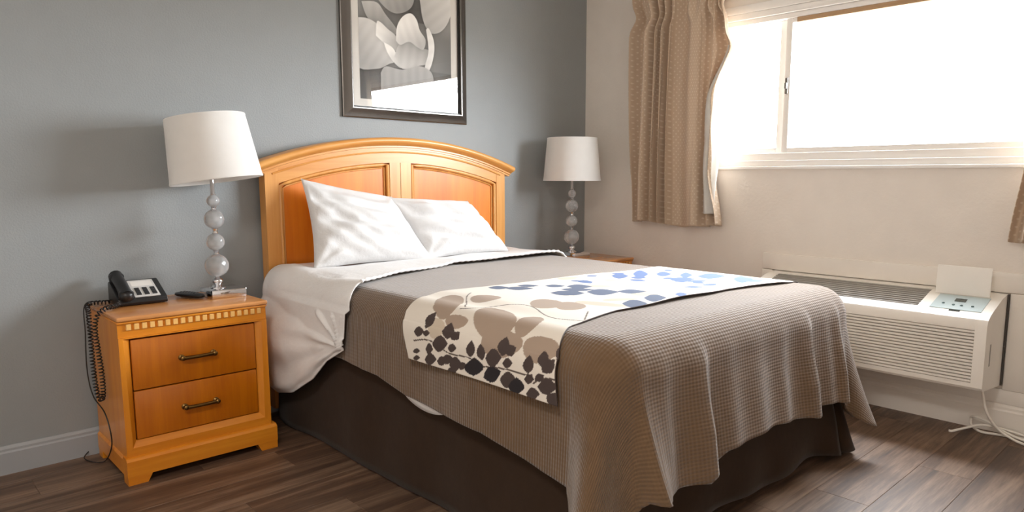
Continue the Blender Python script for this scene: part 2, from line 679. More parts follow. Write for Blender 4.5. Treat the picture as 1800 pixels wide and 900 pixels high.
# flat boards framing the air conditioner on the right wall
trim = structure(MB().box(-.018, 0, -2.50, -1.286, .604, .690, .006).build('trim_1', M['trim'], smooth=30))
structure(MB().box(-.018, 0, -1.346, -1.286, .19, .6035, .004).build('trim_2', M['trim'], smooth=30))
structure(MB().box(-.018, 0, -2.92, -2.412, .19, .6035, .004).build('trim_3', M['trim'], smooth=30))
structure(MB().box(-.018, 0, -2.92, -2.5005, .604, .690, .004).build('trim_4', M['trim'], smooth=30))
structure(MB().box(-.012, 0, -2.92, -1.286, .1275, .1895, .003).build('trim_5', M['trim'], smooth=30))

# ---------------------------------------------------------------- window
win = bpy.data.objects.new('window_1', None)
COL.objects.link(win)
win.location = (0, (WY0 + WY1) / 2, WZ0)
structure(win)
b = MB()
b.box(-.004, .10, WY0, WY1, WZ1 - .040, WZ1, .004)          # head
b.box(.004, .10, WY0, WY1, WZ1 - .072, WZ1 - .041, .003)    # stepped head
b.box(.018, .10, WY0, WY1, WZ1 - .098, WZ1 - .073, .003)
b.box(.000, .10, WY0, WY1, WZ0, WZ0 + .030, .003)           # bottom track
b.box(.018, .10, WY0, WY1, WZ0 + .0305, WZ0 + .068, .003)
b.box(-.004, .10, WY1 - .05, WY1, WZ0, WZ1 - .05, .004)
b.box(-.004, .10, WY0, WY0 + .05, WZ0, WZ1 - .05, .004)
b.build('frame', M['vinyl'], win, 30)
MB().box(-.016, .02, WY0 - .03, WY1 + .03, WZ0 - .016, WZ0 - .0005, .003).build('sill', M['vinyl'], win, 30)
MB().box(.022, .055, -2.80, -1.395, WZ1 - .122, WZ1 - .0985, .002).build('track_underside', M['tan'], win, 30)  # underside of the head track, its shade painted in as tan
gz0, gz1 = WZ0 + .068, WZ1 - .098


def sash(name, y0, y1, x0, x1, bl, br, bb, bt):
    m = MB()
    m.box(x0, x1, y0, y0 + bl, gz0, gz1, .003)
    m.box(x0, x1, y1 - br, y1, gz0, gz1, .003)
    m.box(x0, x1, y0 + bl, y1 - br, gz0, gz0 + bb, .003)
    m.box(x0, x1, y0 + bl, y1 - br, gz1 - bt, gz1, .003)
    s = m.build(name, M['vinyl'], win, 30)
    xm = (x0 + x1) / 2
    MB().box(xm - .002, xm + .002, y0 + bl, y1 - br, gz0 + bb, gz1 - bt).build('pane', M['pane'], s, 0)
    return s


sash('sash', -1.347, WY1 - .05, .060, .086, .056, .03, .028, .006)      # left light, further out
s2 = sash('sash', WY0 + .05, -1.338, .030, .056, .03, .032, .026, .022)   # right sliding light
b = MB().box(.020, .030, -1.362, -1.346, 1.505, 1.585, .003)
b.box(.010, .020, -1.360, -1.348, 1.53, 1.56, .003)
b.build('latch', M['latch'], s2, 30)

# ================================================================ headboard and bed
BX = -1.466
bed = thing('bed', 'double bed with arched honey-wood headboard and dark brown skirt between two nightstands', 'bed', (BX, -1.05, 0))

HW = 0.693          # half width at the stiles
ARC_END, ARC_TOP = 1.108, 1.228     # height of the moulding's lower line at the stiles / in the middle


def arc_z(x, off=0.0, half=HW):
    """height of the arch (a circle) at x, lowered by off"""
    c = half
    s = ARC_TOP - ARC_END
    R = (c * c + s * s) / (2 * s)
    d = x - BX
    return ARC_TOP - R + math.sqrt(max(R * R - d * d, 0)) - off


def arch_poly(x0, x1, z0, off, n=24):
    xs = [x0 + (x1 - x0) * i / n for i in range(n + 1)]
    return [(x0, z0), (x1, z0)] + [(x, arc_z(x, off)) for x in reversed(xs)]


ext = lambda p, t: (p[0], t, p[1])
L0, R0 = BX - HW, BX + HW
hb = MB().prism(arch_poly(L0 + .004, R0 - .004, .12, .004), ext, -.028, -.062).build('headboard', M['hb_frame'], bed, 30)
SW = 0.062
MB().prism(arch_poly(L0, L0 + SW, .04, 0), ext, -.026, -.086).build('stile', M['hb_frame'], hb, 30)
MB().prism(arch_poly(R0 - SW, R0, .04, 0), ext, -.026, -.086).build('stile', M['hb_frame'], hb, 30)
MB().prism(arch_poly(BX - .062, BX - .0015, .30, .055), ext, -.0625, -.084).build('stile', M['hb_frame'], hb, 30)
MB().prism(arch_poly(BX + .0015, BX + .062, .30, .055), ext, -.0625, -.084).build('stile', M['hb_frame'], hb, 30)
# top rail following the arch, between the stiles
n = 36
xs = [L0 + SW + (R0 - L0 - 2 * SW) * i / n for i in range(n + 1)]
poly = [(x, arc_z(x, .078)) for x in xs] + [(x, arc_z(x, 0)) for x in reversed(xs)]
MB().prism(poly, ext, -.0622, -.0845).build('top_rail', M['hb_rail'], hb, 30)
# lower rail behind the pillows
MB().box(L0 + SW, R0 - SW, -.0622, -.0845, .34, .42).build('bottom_rail', M['hb_rail'], hb, 30)
# crown moulding along the arch: stepped lower fillets and a rounded nose
CW = HW + .034
n = 48
path = []
frames = []
for i in range(n + 1):
    x = BX - CW + 2 * CW * i / n
    h = 1e-3
    tz = (arc_z(x + h, 0, HW) - arc_z(x - h, 0, HW)) / (2 * h)
    T = Vector((1, 0, tz)).normalized()
    path.append((x, 0, arc_z(x, 0, HW)))
    frames.append((Vector((0, -1, 0)), Vector((-T.z, 0, T.x))))
prof = [(.022, -.012), (.090, -.012), (.090, -.004), (.096, -.002), (.096, .006), (.104, .008), (.110, .014), (.118, .017), (.125, .024), (.126, .032),
        (.122, .040), (.112, .045), (.022, .045)]
MB().sweep(path, frames, prof).build('crown_moulding', M['hb_rail'], hb, 40)
prof2 = [(.0605, -.030), (.0885, -.030), (.0905, -.026), (.0885, -.022), (.0605, -.022)]
i0 = [k for k, p in enumerate(path) if L0 + .004 < p[0] < R0 - .004]
MB().sweep([path[k] for k in i0], [frames[k] for k in i0], prof2).build('bead_moulding', M['hb_rail'], hb, 40)
for sx in (-1, 1):
    x0 = L0 + SW if sx < 0 else BX + .062
    x1 = BX - .062 if sx < 0 else R0 - SW
    MB().prism(arch_poly(x0, x1, .42, .078), ext, -.0622, -.066).build('panel', M['hb_panel'], hb, 30)
    m = MB()
    # rounded bead round each panel
    pts = [(x0, .43)] + [(x0, arc_z(x0, .078))] + [(x0 + (x1 - x0) * i / 14, arc_z(x0 + (x1 - x0) * i / 14, .078)) for i in range(1, 15)] + [(x1, .43)]
    xm = (x0 + x1) / 2
    pin = []
    for (x, z) in pts:
        pin.append((x + (.009 if x < x0 + 1e-4 else (-.009 if x > x1 - 1e-4 else 0)), z - (.009 if z > .5 else 0)))
    m.tube([(x, -.0755, z) for x, z in pin], .0095, 8)
    pin2 = [(x + (.014 if x < x0 + .02 else (-.014 if x > x1 - .02 else 0)), z - (.014 if z > .5 else 0)) for x, z in pin]
    m.tube([(x, -.068, z) for x, z in pin2], .005, 6)
    m.build('panel_moulding', M['hb_frame'], hb, 50)

XL, XR, YF, TZ = -2.185, -0.735, -2.07, 0.672
MB().box(XL + .04, XR - .04, YF + .06, -.10, .36, TZ - .012, .05, 3).build('mattress', M['mattress'], bed, 50)
MB().box(XL + .06, XR - .06, YF + .10, -.11, .14, .355, .02, 2).build('box_spring', M['mattress'], bed, 50)
for (x, y) in ((XL + .2, -.3), (XR - .2, -.3), (XL + .2, YF + .35), (XR - .2, YF + .35)):
    MB().lathe((x, y, 0), [(0, 0), (.025, 0), (.025, .14), (0, .14)], 12).build('leg', M['black'], bed, 40)


# ---- a U-shaped edge path round the bed: left side -> foot -> right side
def u_path(xl, xr, yf, yh, rc, dn=0.012):
    B = []
    N = []
    S = []          # (segment, parameter)
    ny = int((yh - (yf + rc)) / dn)
    for i in range(ny):
        y = yh + (yf + rc - yh) * i / ny
        B.append((xl, y)); N.append((-1, 0)); S.append((0, y))
    nc = 30
    for i in range(nc):
        a = PI + (PI / 2) * i / nc
        B.append((xl + rc + rc * math.cos(a), yf + rc + rc * math.sin(a))); N.append((math.cos(a), math.sin(a))); S.append((1, i / nc))
    nx = int((xr - xl - 2 * rc) / dn)
    for i in range(nx):
        x = xl + rc + (xr - xl - 2 * rc) * i / nx
        B.append((x, yf)); N.append((0, -1)); S.append((2, x))
    for i in range(nc):
        a = 1.5 * PI + (PI / 2) * i / nc
        B.append((xr - rc + rc * math.cos(a), yf + rc + rc * math.sin(a))); N.append((math.cos(a), math.sin(a))); S.append((3, i / nc))
    for i in range(ny + 1):
        y = yf + rc + (yh - yf - rc) * i / ny
        B.append((xr, y)); N.append((1, 0)); S.append((4, y))
    return np.array(B), np.array(N), S


# ---- bed skirt (a part of the bed)
B_, N_, S_ = u_path(XL + .035, XR - .035, YF + .07, -.12, .03, .015)
wv = Wr(6, 12, 40, 3)
nt_ = 14
P = np.zeros((len(S_), nt_, 3))
cum = np.concatenate([[0], np.cumsum(np.linalg.norm(np.diff(B_, axis=0), axis=1))])
for i, (seg, q) in enumerate(S_):
    for j in range(nt_):
        t = j / (nt_ - 1)
        fl = {0: .012, 1: .02, 2: .02, 3: .02 + .10 * math.sin(PI * q), 4: .015}[seg]
        if seg == 2:
            fl += .06 * math.exp(-((q - (XR - .06)) / .12) ** 2) + .022 * math.exp(-((q + 1.20) / .10) ** 2)
        zb = {0: .006, 1: .006, 2: .024, 3: .022, 4: .02}[seg]
        if seg == 2:
            zb = .010 + .035 * float(sm(q, XL, XL + .5)) - .02 * float(sm(q, XR - .35, XR)) + .008 * math.sin(q * 11)
        d = fl * t ** 1.3 + .010 * t * float(wv(cum[i], 0.3 * t))
        P[i, j] = (B_[i, 0] + N_[i, 0] * d, B_[i, 1] + N_[i, 1] * d, .40 + (zb - .40) * t)
grid_obj('bed_skirt', P, M['skirt'], bed, thick=.003)
# pleat lying over the corner split
pl = np.zeros((6, 10, 3))
for i in range(6):
    for j in range(10):
        t = j / 9
        pl[i, j] = (XL + .075 + .05 * i / 5, YF + .06 - .008 - .02 * t - .014 * math.sin(PI * i / 5) * t, .40 + (.010 - .40) * t)
grid_obj('skirt_pleat', pl, M['skirt'], bed, thick=.003)

# ---- coverlet
RC, RB = .13, .105
YH = -.44
B_, N_, S_ = u_path(XL, XR, YF, YH, RC, .009)
HEM_L = ([-2.0, -1.92, -1.83, -1.59, -1.37, -1.18, -1.02, -.76, -.70], [.275, .285, .293, .341, .346, .358, .394, .406, .40])
# foot: hem height and folds, measured along x
HEM_F = ([-2.06, -1.98, -1.86, -1.83, -1.77, -1.70, -1.42, -1.20, -1.165, -1.12, -.98, -.93, -.90, -.86], [.27, .262, .250, .246, .275, .298, .302, .280, .272, .292, .283, .272, .262, .25])
FOLDS = [(-1.80, .040, .020, .085), (-1.155, .040, .018, .075), (-.925, .034, .016, .055), (-1.50, .010, .05, .06), (-1.66, .008, .04, .05), (-1.34, .011, .035, .05), (-1.02, .012, .03, .04), (-1.98, .012, .03, .04)]


def lobes(x, c, a, wl, wr_):
    return a * math.exp(-((x - c) / (wl if x < c else wr_)) ** 2)


wl1 = Wr(5, 5, 14, 11)
wl2 = Wr(8, 8, 30, 12)
NA, NH = 12, 34


def cov_point(i, u):
    """u in [0,1] over the rounded edge, (1,2] down the hanging part; returns point, arc length"""
    seg, q = S_[i]
    b = B_[i]
    n = N_[i]
    if seg == 0:
        hem, fl = float(np.interp(q, *HEM_L)), .004 + .010 * float(sm(q, -1.75, -2.0))
        fo = .006 * math.sin(q * 11)
    elif seg == 1:
        hem = .275 - .225 * math.sin(PI * min(1, q * 1.15)) ** 1.2 if q < .87 else .275
        hem = max(hem, .05)
        fl = .014 + .170 * math.exp(-((q - .34) / .17) ** 2) + .090 * math.exp(-((q - .95) / .10) ** 2)
        fo = 0
    elif seg == 2:
        hem = float(np.interp(q, *HEM_F))
        fl = .030 + .054 * math.exp(-((q - (XL + RC)) / .05) ** 2)
        fo = sum(lobes(q, c, a, w2, w1) for c, a, w1, w2 in FOLDS)
    elif seg == 3:
        hem = .25 - .120 * math.sin(PI * q)
        fl = .030 + .115 * math.exp(-((q - .45) / .25) ** 2) - .02 * math.exp(-((q - .08) / .12) ** 2)
        fo = 0
    else:
        hem, fl, fo = .33, .03, .012 * math.sin(q * 13)
    rb = RB
    if u <= 1:
        a = u * PI / 2
        out = -rb + rb * math.sin(a)
        z = TZ - rb * (1 - math.cos(a))
        k = max(0, (u - .35) / .65) ** 2 * .35
        out += fo * k
        al = rb * a
    else:
        t = u - 1
        z0 = TZ - rb
        z = z0 - t * (z0 - hem)
        out = fl * t ** 1.35 + fo * (.35 + .65 * min(1, t * 1.6))
        al = rb * PI / 2 + t * (z0 - hem)
    return (b[0] + n[0] * out, b[1] + n[1] * out, z), al


ni = len(S_)
P = np.zeros((ni, 8 + NA + NH, 3))
UV = np.zeros((ni, 8 + NA + NH, 2))
for i in range(ni):
    inner = B_[i] - N_[i] * RB
    seg, q = S_[i]
    if seg in (0, 4):
        spine = np.array([BX, inner[1]])
    else:
        spine = np.array([BX, YF + .70])
    if seg in (0, 4) and inner[1] < YF + .70:
        spine[1] = inner[1] + (YF + .70 - inner[1]) * 1.0
    for j in range(8):
        t = j / 8
        xy = spine + (inner - spine) * t
        z = TZ + .004 * float(wl1(xy[0], xy[1])) * (1 - t ** 4)
        P[i, j] = (xy[0], xy[1], z)
        UV[i, j] = xy
    for j in range(NA):
        p, al = cov_point(i, j / NA)
        P[i, 8 + j] = p
        UV[i, 8 + j] = inner + N_[i] * al
    for j in range(NH):
        p, al = cov_point(i, 1 + j / (NH - 1))
        t = j / (NH - 1)
        wob = .005 * float(wl2(p[0] * 1.0 + p[1], p[2] * .35)) * min(1, t * 3)
        P[i, 8 + NA + j] = (p[0] + N_[i, 0] * wob, p[1] + N_[i, 1] * wob, p[2])
        UV[i, 8 + NA + j] = inner + N_[i] * al
cov = grid_obj('coverlet', P, M['coverlet'], uv=UV, thick=.004)
_bm = bmesh.new()
_bm.from_mesh(cov.data)
bmesh.ops.remove_doubles(_bm, verts=_bm.verts, dist=2e-5)
_bm.to_mesh(cov.data)
_bm.free()
tag(cov, 'taupe brown waffle-weave coverlet draped over the bed and its foot corner', 'coverlet')

# ---- printed runner across the bed
LEAVES = [['b',1,0.229,0.152,0.049,0.022,-0.058,0.071],['b',1,0.191,0.415,0.021,0.078,-0.069,0.061],['b',1,0.21,0.545,0.044,0.022,-0.035,0.035],['b',1,0.121,0.483,0.014,0.087,-0.038,0.002],['b',1,0.133,0.64,0.012,0.067,-0.035,0.006],['b',1,0.323,0.233,0.036,0.035,-0.031,0.037],['b',1,0.404,0.433,0.039,0.035,-0.052,0.054],['b',1,0.437,0.503,0.035,0.031,-0.047,0.046],['b',1,0.153,0.268,0.009,0.05,-0.023,0.013],['b',1,0.162,0.753,0.003,0.016,-0.013,0.006],['b',1,0.194,0.162,0.011,0.043,-0.022,0.023],['b',2,0.118,0.182,0.006,0.04,-0.031,0.002],['l',3,0.139,0.142,0.03,0.012,-0.003,0.018],['l',3,0.095,0.094,0.004,0.029,-0.013,-0.003],['l',3,0.096,0.134,0.003,0.019,-0.008,-0.002],['l',3,0.119,0.243,0.026,0.006,0.001,0.023],['l',3,0.11,0.277,0.013,0.019,-0.006,0.014],['l',3,0.075,0.198,0.007,0.042,-0.021,-0.009],['l',3,0.072,0.256,0.004,0.023,-0.011,-0.005],['l',3,0.084,0.345,0.025,0.009,0.003,0.018],['l',3,0.083,0.391,0.023,0.002,0.004,0.017],['l',3,0.076,0.444,0.007,0.038,-0.022,-0.009],['l',3,0.115,0.494,0.028,0.008,0.001,0.021],['l',3,0.109,0.522,0.012,0.024,-0.01,0.009],['l',3,0.073,0.504,0.004,0.023,-0.012,-0.005],['l',3,0.086,0.593,0.025,0.009,0.003,0.019],['l',3,0.109,0.654,0.022,0.003,0.003,0.018],['l',3,0.096,0.672,0.02,0.027,-0.008,0.013],['l',3,0.135,0.723,0.029,-0.004,0.004,0.022],['l',3,0.141,0.757,0.003,0.015,-0.011,0.001],['l',3,0.094,0.729,0.006,0.032,-0.011,-0.003],['l',3,0.043,0.652,0.008,0.041,-0.018,-0.008],['l',3,0.012,0.584,0.006,0.029,-0.015,-0.006],['l',3,0.048,0.584,0.004,0.022,-0.011,-0.005],['l',3,0.061,0.629,0.011,0.023,-0.007,0.003],['l',3,0.016,0.665,0.021,0.022,-0.004,0.019],['l',3,0.019,0.127,0.006,0.034,-0.016,-0.008],['l',3,0.024,0.187,0.005,0.028,-0.013,-0.007],['l',3,0.026,0.252,0.006,0.033,-0.019,-0.009],['l',3,0.034,0.218,0.006,0.033,-0.013,-0.007],['l',3,0.032,0.059,0.004,0.022,-0.007,-0.004],['l',3,0.01,0.05,0.004,0.022,-0.007,-0.004],['l',3,0.028,0.49,0.007,0.039,-0.019,-0.009],['l',3,0.027,0.285,0.005,0.027,-0.01,-0.005],['l',3,-0.001,0.222,0.005,0.026,-0.011,-0.002],['l',3,0.05,0.134,0.003,0.02,-0.016,-0.008],['l',4,0.035,0.341,0.028,0.014,0.007,0.039],['l',4,0.029,0.421,0.017,0.046,-0.016,0.002],['l',4,0.019,0.52,0.024,0.01,0.006,0.03],['l',5,0.517,0.069,0.029,0.026,-0.028,0.034],['l',5,0.558,0.132,0.038,0.034,-0.029,0.032],['l',5,0.634,0.093,0.03,0.027,-0.02,0.022],['l',5,0.707,0.159,0.028,0.025,-0.023,0.024],['l',5,0.602,0.324,0.043,0.039,-0.033,0.033],['l',5,0.695,0.283,0.044,0.04,-0.028,0.027],['l',5,0.766,0.225,0.035,0.032,-0.038,0.037],['l',5,0.621,0.337,0.027,0.025,-0.033,0.032],['l',5,0.717,0.382,0.042,0.038,-0.049,0.044],['l',5,0.803,0.439,0.037,0.034,-0.037,0.031],['l',5,0.619,0.603,0.03,0.027,-0.041,0.034],['l',5,0.742,0.586,0.028,0.025,-0.045,0.035],['l',6,1.116,0.108,0.026,0.023,-0.051,0.045],['l',6,1.231,0.116,0.025,0.021,-0.083,0.071],['l',6,1.139,0.186,0.026,0.022,-0.023,0.02],['l',6,1.302,0.178,0.025,0.021,-0.052,0.042],['l',6,1.334,0.266,0.02,0.017,-0.06,0.045],['l',6,1.374,0.36,0.044,0.038,-0.065,0.046],['l',6,1.217,0.338,0.038,0.033,-0.042,0.032],['l',6,1.377,0.503,0.032,0.027,-0.087,0.056],['l',6,0.865,0.599,0.016,0.015,-0.031,0.023],['l',6,1.503,0.5,0.02,0.017,-0.058,0.036]]
STEMS = [[(0.063,0.057),(0.077,0.147),(0.054,0.232),(0.057,0.324),(0.044,0.38),(0.054,0.474),(0.057,0.572),(0.062,0.601)],[(0.223,0.246),(0.298,0.166),(0.351,0.121)],[(0.205,0.24),(0.234,0.295),(0.337,0.412),(0.282,0.577),(0.325,0.704)],[(0.162,0.711),(0.218,0.717),(0.293,0.72)],[(0.322,0.669),(0.414,0.596)],[(0.04,0.597),(0.057,0.631),(0.066,0.679),(0.059,0.715)]]

RUN_R = RB + .005
A_H = (TZ - RB) - .500          # hanging length on the near side
A_ARC = RUN_R * PI / 2
A_TOP = (XR - RB) - (XL + RB)
A_TOT = A_H + A_ARC + A_TOP + A_ARC + .085


def run_pt(a):
    zt = TZ + .005
    if a < A_H:
        return XL - .010 - .004 * (1 - a / A_H), .500 + a
    a -= A_H
    if a < A_ARC:
        g = a / RUN_R
        return XL + RB - (RUN_R + .005 * (1 - a / A_ARC)) * math.cos(g), zt - RUN_R + RUN_R * math.sin(g)
    a -= A_ARC
    if a < A_TOP:
        return XL + RB + a, zt
    a -= A_TOP
    if a < A_ARC:
        g = a / RUN_R
        return XR - RB + RUN_R * math.sin(g), zt - RUN_R + RUN_R * math.cos(g)
    a -= A_ARC
    return XR + .011, zt - RUN_R - a


yh_f = lambda a: np.interp(a, [0, .15, .3, .9, 1.6], [-1.24, -1.17, -1.14, -1.165, -1.22])
yf_f = lambda a: np.interp(a, [0, .12, .25, .5, 1.1, 1.45, 1.7], [-1.91, -1.895, -1.825, -1.785, -1.795, -1.86, -1.87])
NAa, NBb = 700, 270
aa = np.linspace(0, A_TOT, NAa)
P = np.zeros((NAa, NBb, 3))
A2 = np.zeros((NAa, NBb))
B2 = np.zeros((NAa, NBb))
wrn = Wr(6, 5, 16, 31)
for i, a in enumerate(aa):
    x, z = run_pt(a)
    y0, y1 = float(yh_f(a)), float(yf_f(a))
    y1 += .004 * math.sin(a * 17)
    yy = y0 + (y1 - y0) * np.linspace(0, 1, NBb)
    P[i, :, 0] = x
    P[i, :, 1] = yy
    on_top = float(sm(a, A_H + A_ARC, A_H + A_ARC + .1) * (1 - sm(a, A_H + A_ARC + A_TOP - .1, A_H + A_ARC + A_TOP)))
    P[i, :, 2] = z + on_top * (.0035 * (1 + wrn(x, yy)) + .004 * wl1(x, yy))
    if on_top < 1 and a < A_H + A_ARC:
        P[i, :, 0] -= (1 - on_top) * .003 * (1 + np.sin(yy * 9 + a * 6)) * (1 if a < A_H + .05 else .3) + .0035
    A2[i] = a
    B2[i] = -(yy - y0)
PAL = {0: lin(222, 214, 203), 1: lin(160, 141, 125), 2: lin(196, 182, 164), 3: lin(70, 58, 55), 4: lin(36, 32, 36), 5: lin(74, 86, 112), 6: lin(84, 106, 150)}
colr = np.tile(np.array(PAL[0][:3]), (NAa, NBb, 1))


def leaf_mask(c, u, v, kind, A=A2, B=B2):
    det = u[0] * v[1] - u[1] * v[0]
    if abs(det) < 1e-7:
        return np.zeros_like(A, bool)
    da, db = A - c[0], B - c[1]
    al = (da * v[1] - db * v[0]) / det
    be = (-da * u[1] + db * u[0]) / det
    if kind == 'b':
        return (np.abs(al) < 1) & (al ** 2 + be ** 2 * (1 + .35 * al) < 1)
    return (np.abs(al) < 1) & (np.abs(be) < 1.18 * np.maximum(0, 1 - al * al) ** 1.05 * (1 - .25 * al))


def paint(items):
    for k, c, m0, m1, u0, u1, v0, v1 in items:
        msk = leaf_mask((m0, m1), (u0, u1), (v0, v1), k)
        colr[msk] = PAL[c][:3]


def stem(pts, wd=.0022, c=(.10, .075, .06)):
    for (a0, b0), (a1, b1) in zip(pts[:-1], pts[1:]):
        d = np.array([a1 - a0, b1 - b0])
        L2 = d @ d + 1e-9
        t = np.clip(((A2 - a0) * d[0] + (B2 - b0) * d[1]) / L2, 0, 1)
        dist = np.hypot(A2 - a0 - t * d[0], B2 - b0 - t * d[1])
        colr[dist < wd] = c


def smooth_line(pts, n=8):
    p = np.array(pts)
    out = []
    for i in range(len(p) - 1):
        p0, p1, p2, p3 = p[max(i - 1, 0)], p[i], p[i + 1], p[min(i + 2, len(p) - 1)]
        for t in np.linspace(0, 1, n, endpoint=False):
            out.append(.5 * (2 * p1 + (p2 - p0) * t + (2 * p0 - 5 * p1 + 4 * p2 - p3) * t * t + (3 * p1 - p0 - 3 * p2 + p3) * t ** 3))
    return out + [p[-1]]


# faint pale leaves beyond the middle, and the pattern turned round for the far side
far = []
for k, c, m0, m1, u0, u1, v0, v1 in LEAVES:
    if m0 < .30:
        far.append((k, c, A_TOT - m0, .62 - m1, -u0, -u1, -v0, -v1))
g = np.random.default_rng(5)
pale = []
for _ in range(26):
    a_, b_, th, l_, w_ = g.uniform(.45, 1.45), g.uniform(0, .64), g.uniform(0, PI), g.uniform(.04, .09), g.uniform(.02, .045)
    pale.append(('b', 2, a_, b_, l_ * math.cos(th), l_ * math.sin(th), -w_ * math.sin(th), w_ * math.cos(th)))
more = []
for _ in range(16):
    a_, b_, th, l_ = g.uniform(.85, 1.5), g.uniform(.02, .6), g.uniform(0, PI), g.uniform(.022, .042)
    more.append(('l', 6, a_, b_, l_ * math.cos(th), l_ * math.sin(th), -.6 * l_ * math.sin(th), .6 * l_ * math.cos(th)))
paint([x for x in LEAVES if x[1] in (1, 2)])
paint(pale)
for s_ in STEMS:
    stem(smooth_line(s_))
paint(more)
paint([x for x in LEAVES if x[1] > 2])
paint(far)
# thin dark hem along the long edges
colr[:, :1] = PAL[3][:3]
colr[:, -1:] = PAL[3][:3]
run = grid_obj('bed_runner', P, M['runner'], col=colr, thick=.003)
tag(run, 'cream bed runner printed with dark, taupe and blue leaves across the coverlet', 'bed runner')

# ---- white top sheet, turned down over the coverlet, hanging out on the near side
ye_top = lambda x: np.interp(x, [XL - .01, -2.05, -1.9, -1.5, -1.1, XR + .02], [-.80, -.745, -.67, -.556, -.534, -.55])
SHEM = ([-.83, -.76, -.69, -.57, -.386, -.25, -.17, -.10], [.455, .42, .385, .29, .195, .165, .175, .24])
nu_t, nu_a, nu_h, nv = 70, 12, 56, 90
nu = 14 + nu_t + nu_a + nu_h
P = np.zeros((nu, nv, 3))
w1, w2, w3 = Wr(7, 6, 22, 21), Wr(9, 14, 60, 22), Wr(8, 10, 40, 23, (1.2, .5))
ST = TZ + .016
XLs, XRs, rb = XL - .012, XR + .006, .10
for v in range(nv):
    fv = v / (nv - 1)
    y0 = -.095
    for u in range(nu):
        if u < 14:                                   # far side hang
            t = 1 - u / 14
            ye = -.56
            yy = y0 + (ye - y0) * fv
            p = (XRs + .012 * math.sin(yy * 20) * t, yy, ST - rb - t * .12)
        elif u < 14 + nu_t:
            f = (u - 14) / nu_t
            if f < .12:
                a = (1 - f / .12) * PI / 2
                x = XRs - rb + rb * math.sin(a)
                z = ST - rb + rb * math.cos(a)
            else:
                x = XRs - rb + (f - .12) / .88 * (XLs + rb - XRs + rb)
                z = ST
            yy = y0 + (float(ye_top(x)) - y0) * fv
            z += .005 * float(w1(x, yy)) + .0025 * float(w2(x, yy)) + .003
            p = (x, yy, z)
        elif u < 14 + nu_t + nu_a:
            a = (u - 14 - nu_t) / nu_a * PI / 2
            x = XLs + rb - rb * math.sin(a)
            z = ST - rb + rb * math.cos(a)
            ye = -.80 - .05 * a / (PI / 2)
            yy = y0 - .025 * a + (ye - y0 + .025 * a) * fv
            d = .010 * float(w1(x, yy)) + .004 * float(w2(yy, z)) + .003
            p = (x - d * math.sin(a), yy, z + d * math.cos(a))
        else:
            t = (u - 14 - nu_t - nu_a) / (nu_h - 1)
            yb, yt = -.84 + .02 * t, y0 - .04
            yy = yt + (yb - yt) * fv
            hem = float(np.interp(yy, *SHEM))
            zb = ST - rb
            te = t
            z = zb - te * (zb - hem)
            head = math.exp(-((yy + .20) / .30) ** 2)
            bul = .006 + .050 * math.sin(PI * min(1, te * .9)) * head + .020 * te * head
            if te > .9:
                bul -= .030 * ((te - .9) / .1) ** 2
            th = math.atan2(z - .46, yy + .80)
            dg = math.hypot(z - .46, yy + .80)
            k = min(1, dg / .10) * math.exp(-dg / .45)
            fold = .016 * k * math.sin(11 * th + 1.2) + .008 * k * math.sin(23 * th)
            fold += .020 * math.sin(PI * te) * float(w3(yy * .8, z)) + .007 * float(w2(yy, z))
            # gathered bunch at the corner
            fold += .020 * math.exp(-((yy + .80) / .05) ** 2 - ((z - .46) / .07) ** 2)
            fold *= min(1, t * 6 + .3)
            p = (min(XLs - bul - fold, XL - .027), yy, z)
        P[u, v] = p
sheet = grid_obj('top_sheet', P, M['sheet'], thick=.004)
tag(sheet, 'white top sheet turned down below the pillows and hanging loose beside the left nightstand', 'bed sheet')
# rounded, stitched fold edge
edge = [Vector(P[u, nv - 1]) for u in range(12, 14 + nu_t + 3)]
dense = []
for a_, b_ in zip(edge[:-1], edge[1:]):
    for k in range(4):
        dense.append(a_.lerp(b_, k / 4))
m = MB()
m.tube([p + Vector((0, 0, .003)) for p in dense], [.0062 + .0018 * math.sin(i * .9) for i in range(len(dense))], 8)
m.build('folded_edge', M['sheet'], sheet, 80)
# slips of the lower sheet showing under the coverlet's hem
for (ya, yb, dep) in ((-.80, -1.00, .016), (-1.15, -1.40, .030)):
    q = np.zeros((30, 5, 3))
    for i in range(30):
        f = i / 29
        yy = ya + (yb - ya) * f
        hz = float(np.interp(yy, *HEM_L))
        for j in range(5):
            t = j / 4
            q[i, j] = (XL + .012 - .004 * t, yy, hz + .06 - t * (.06 + dep * math.sin(PI * f) ** .7 - .004))
    grid_obj('sheet_slip', q, M['sheet'], sheet, thick=.003)


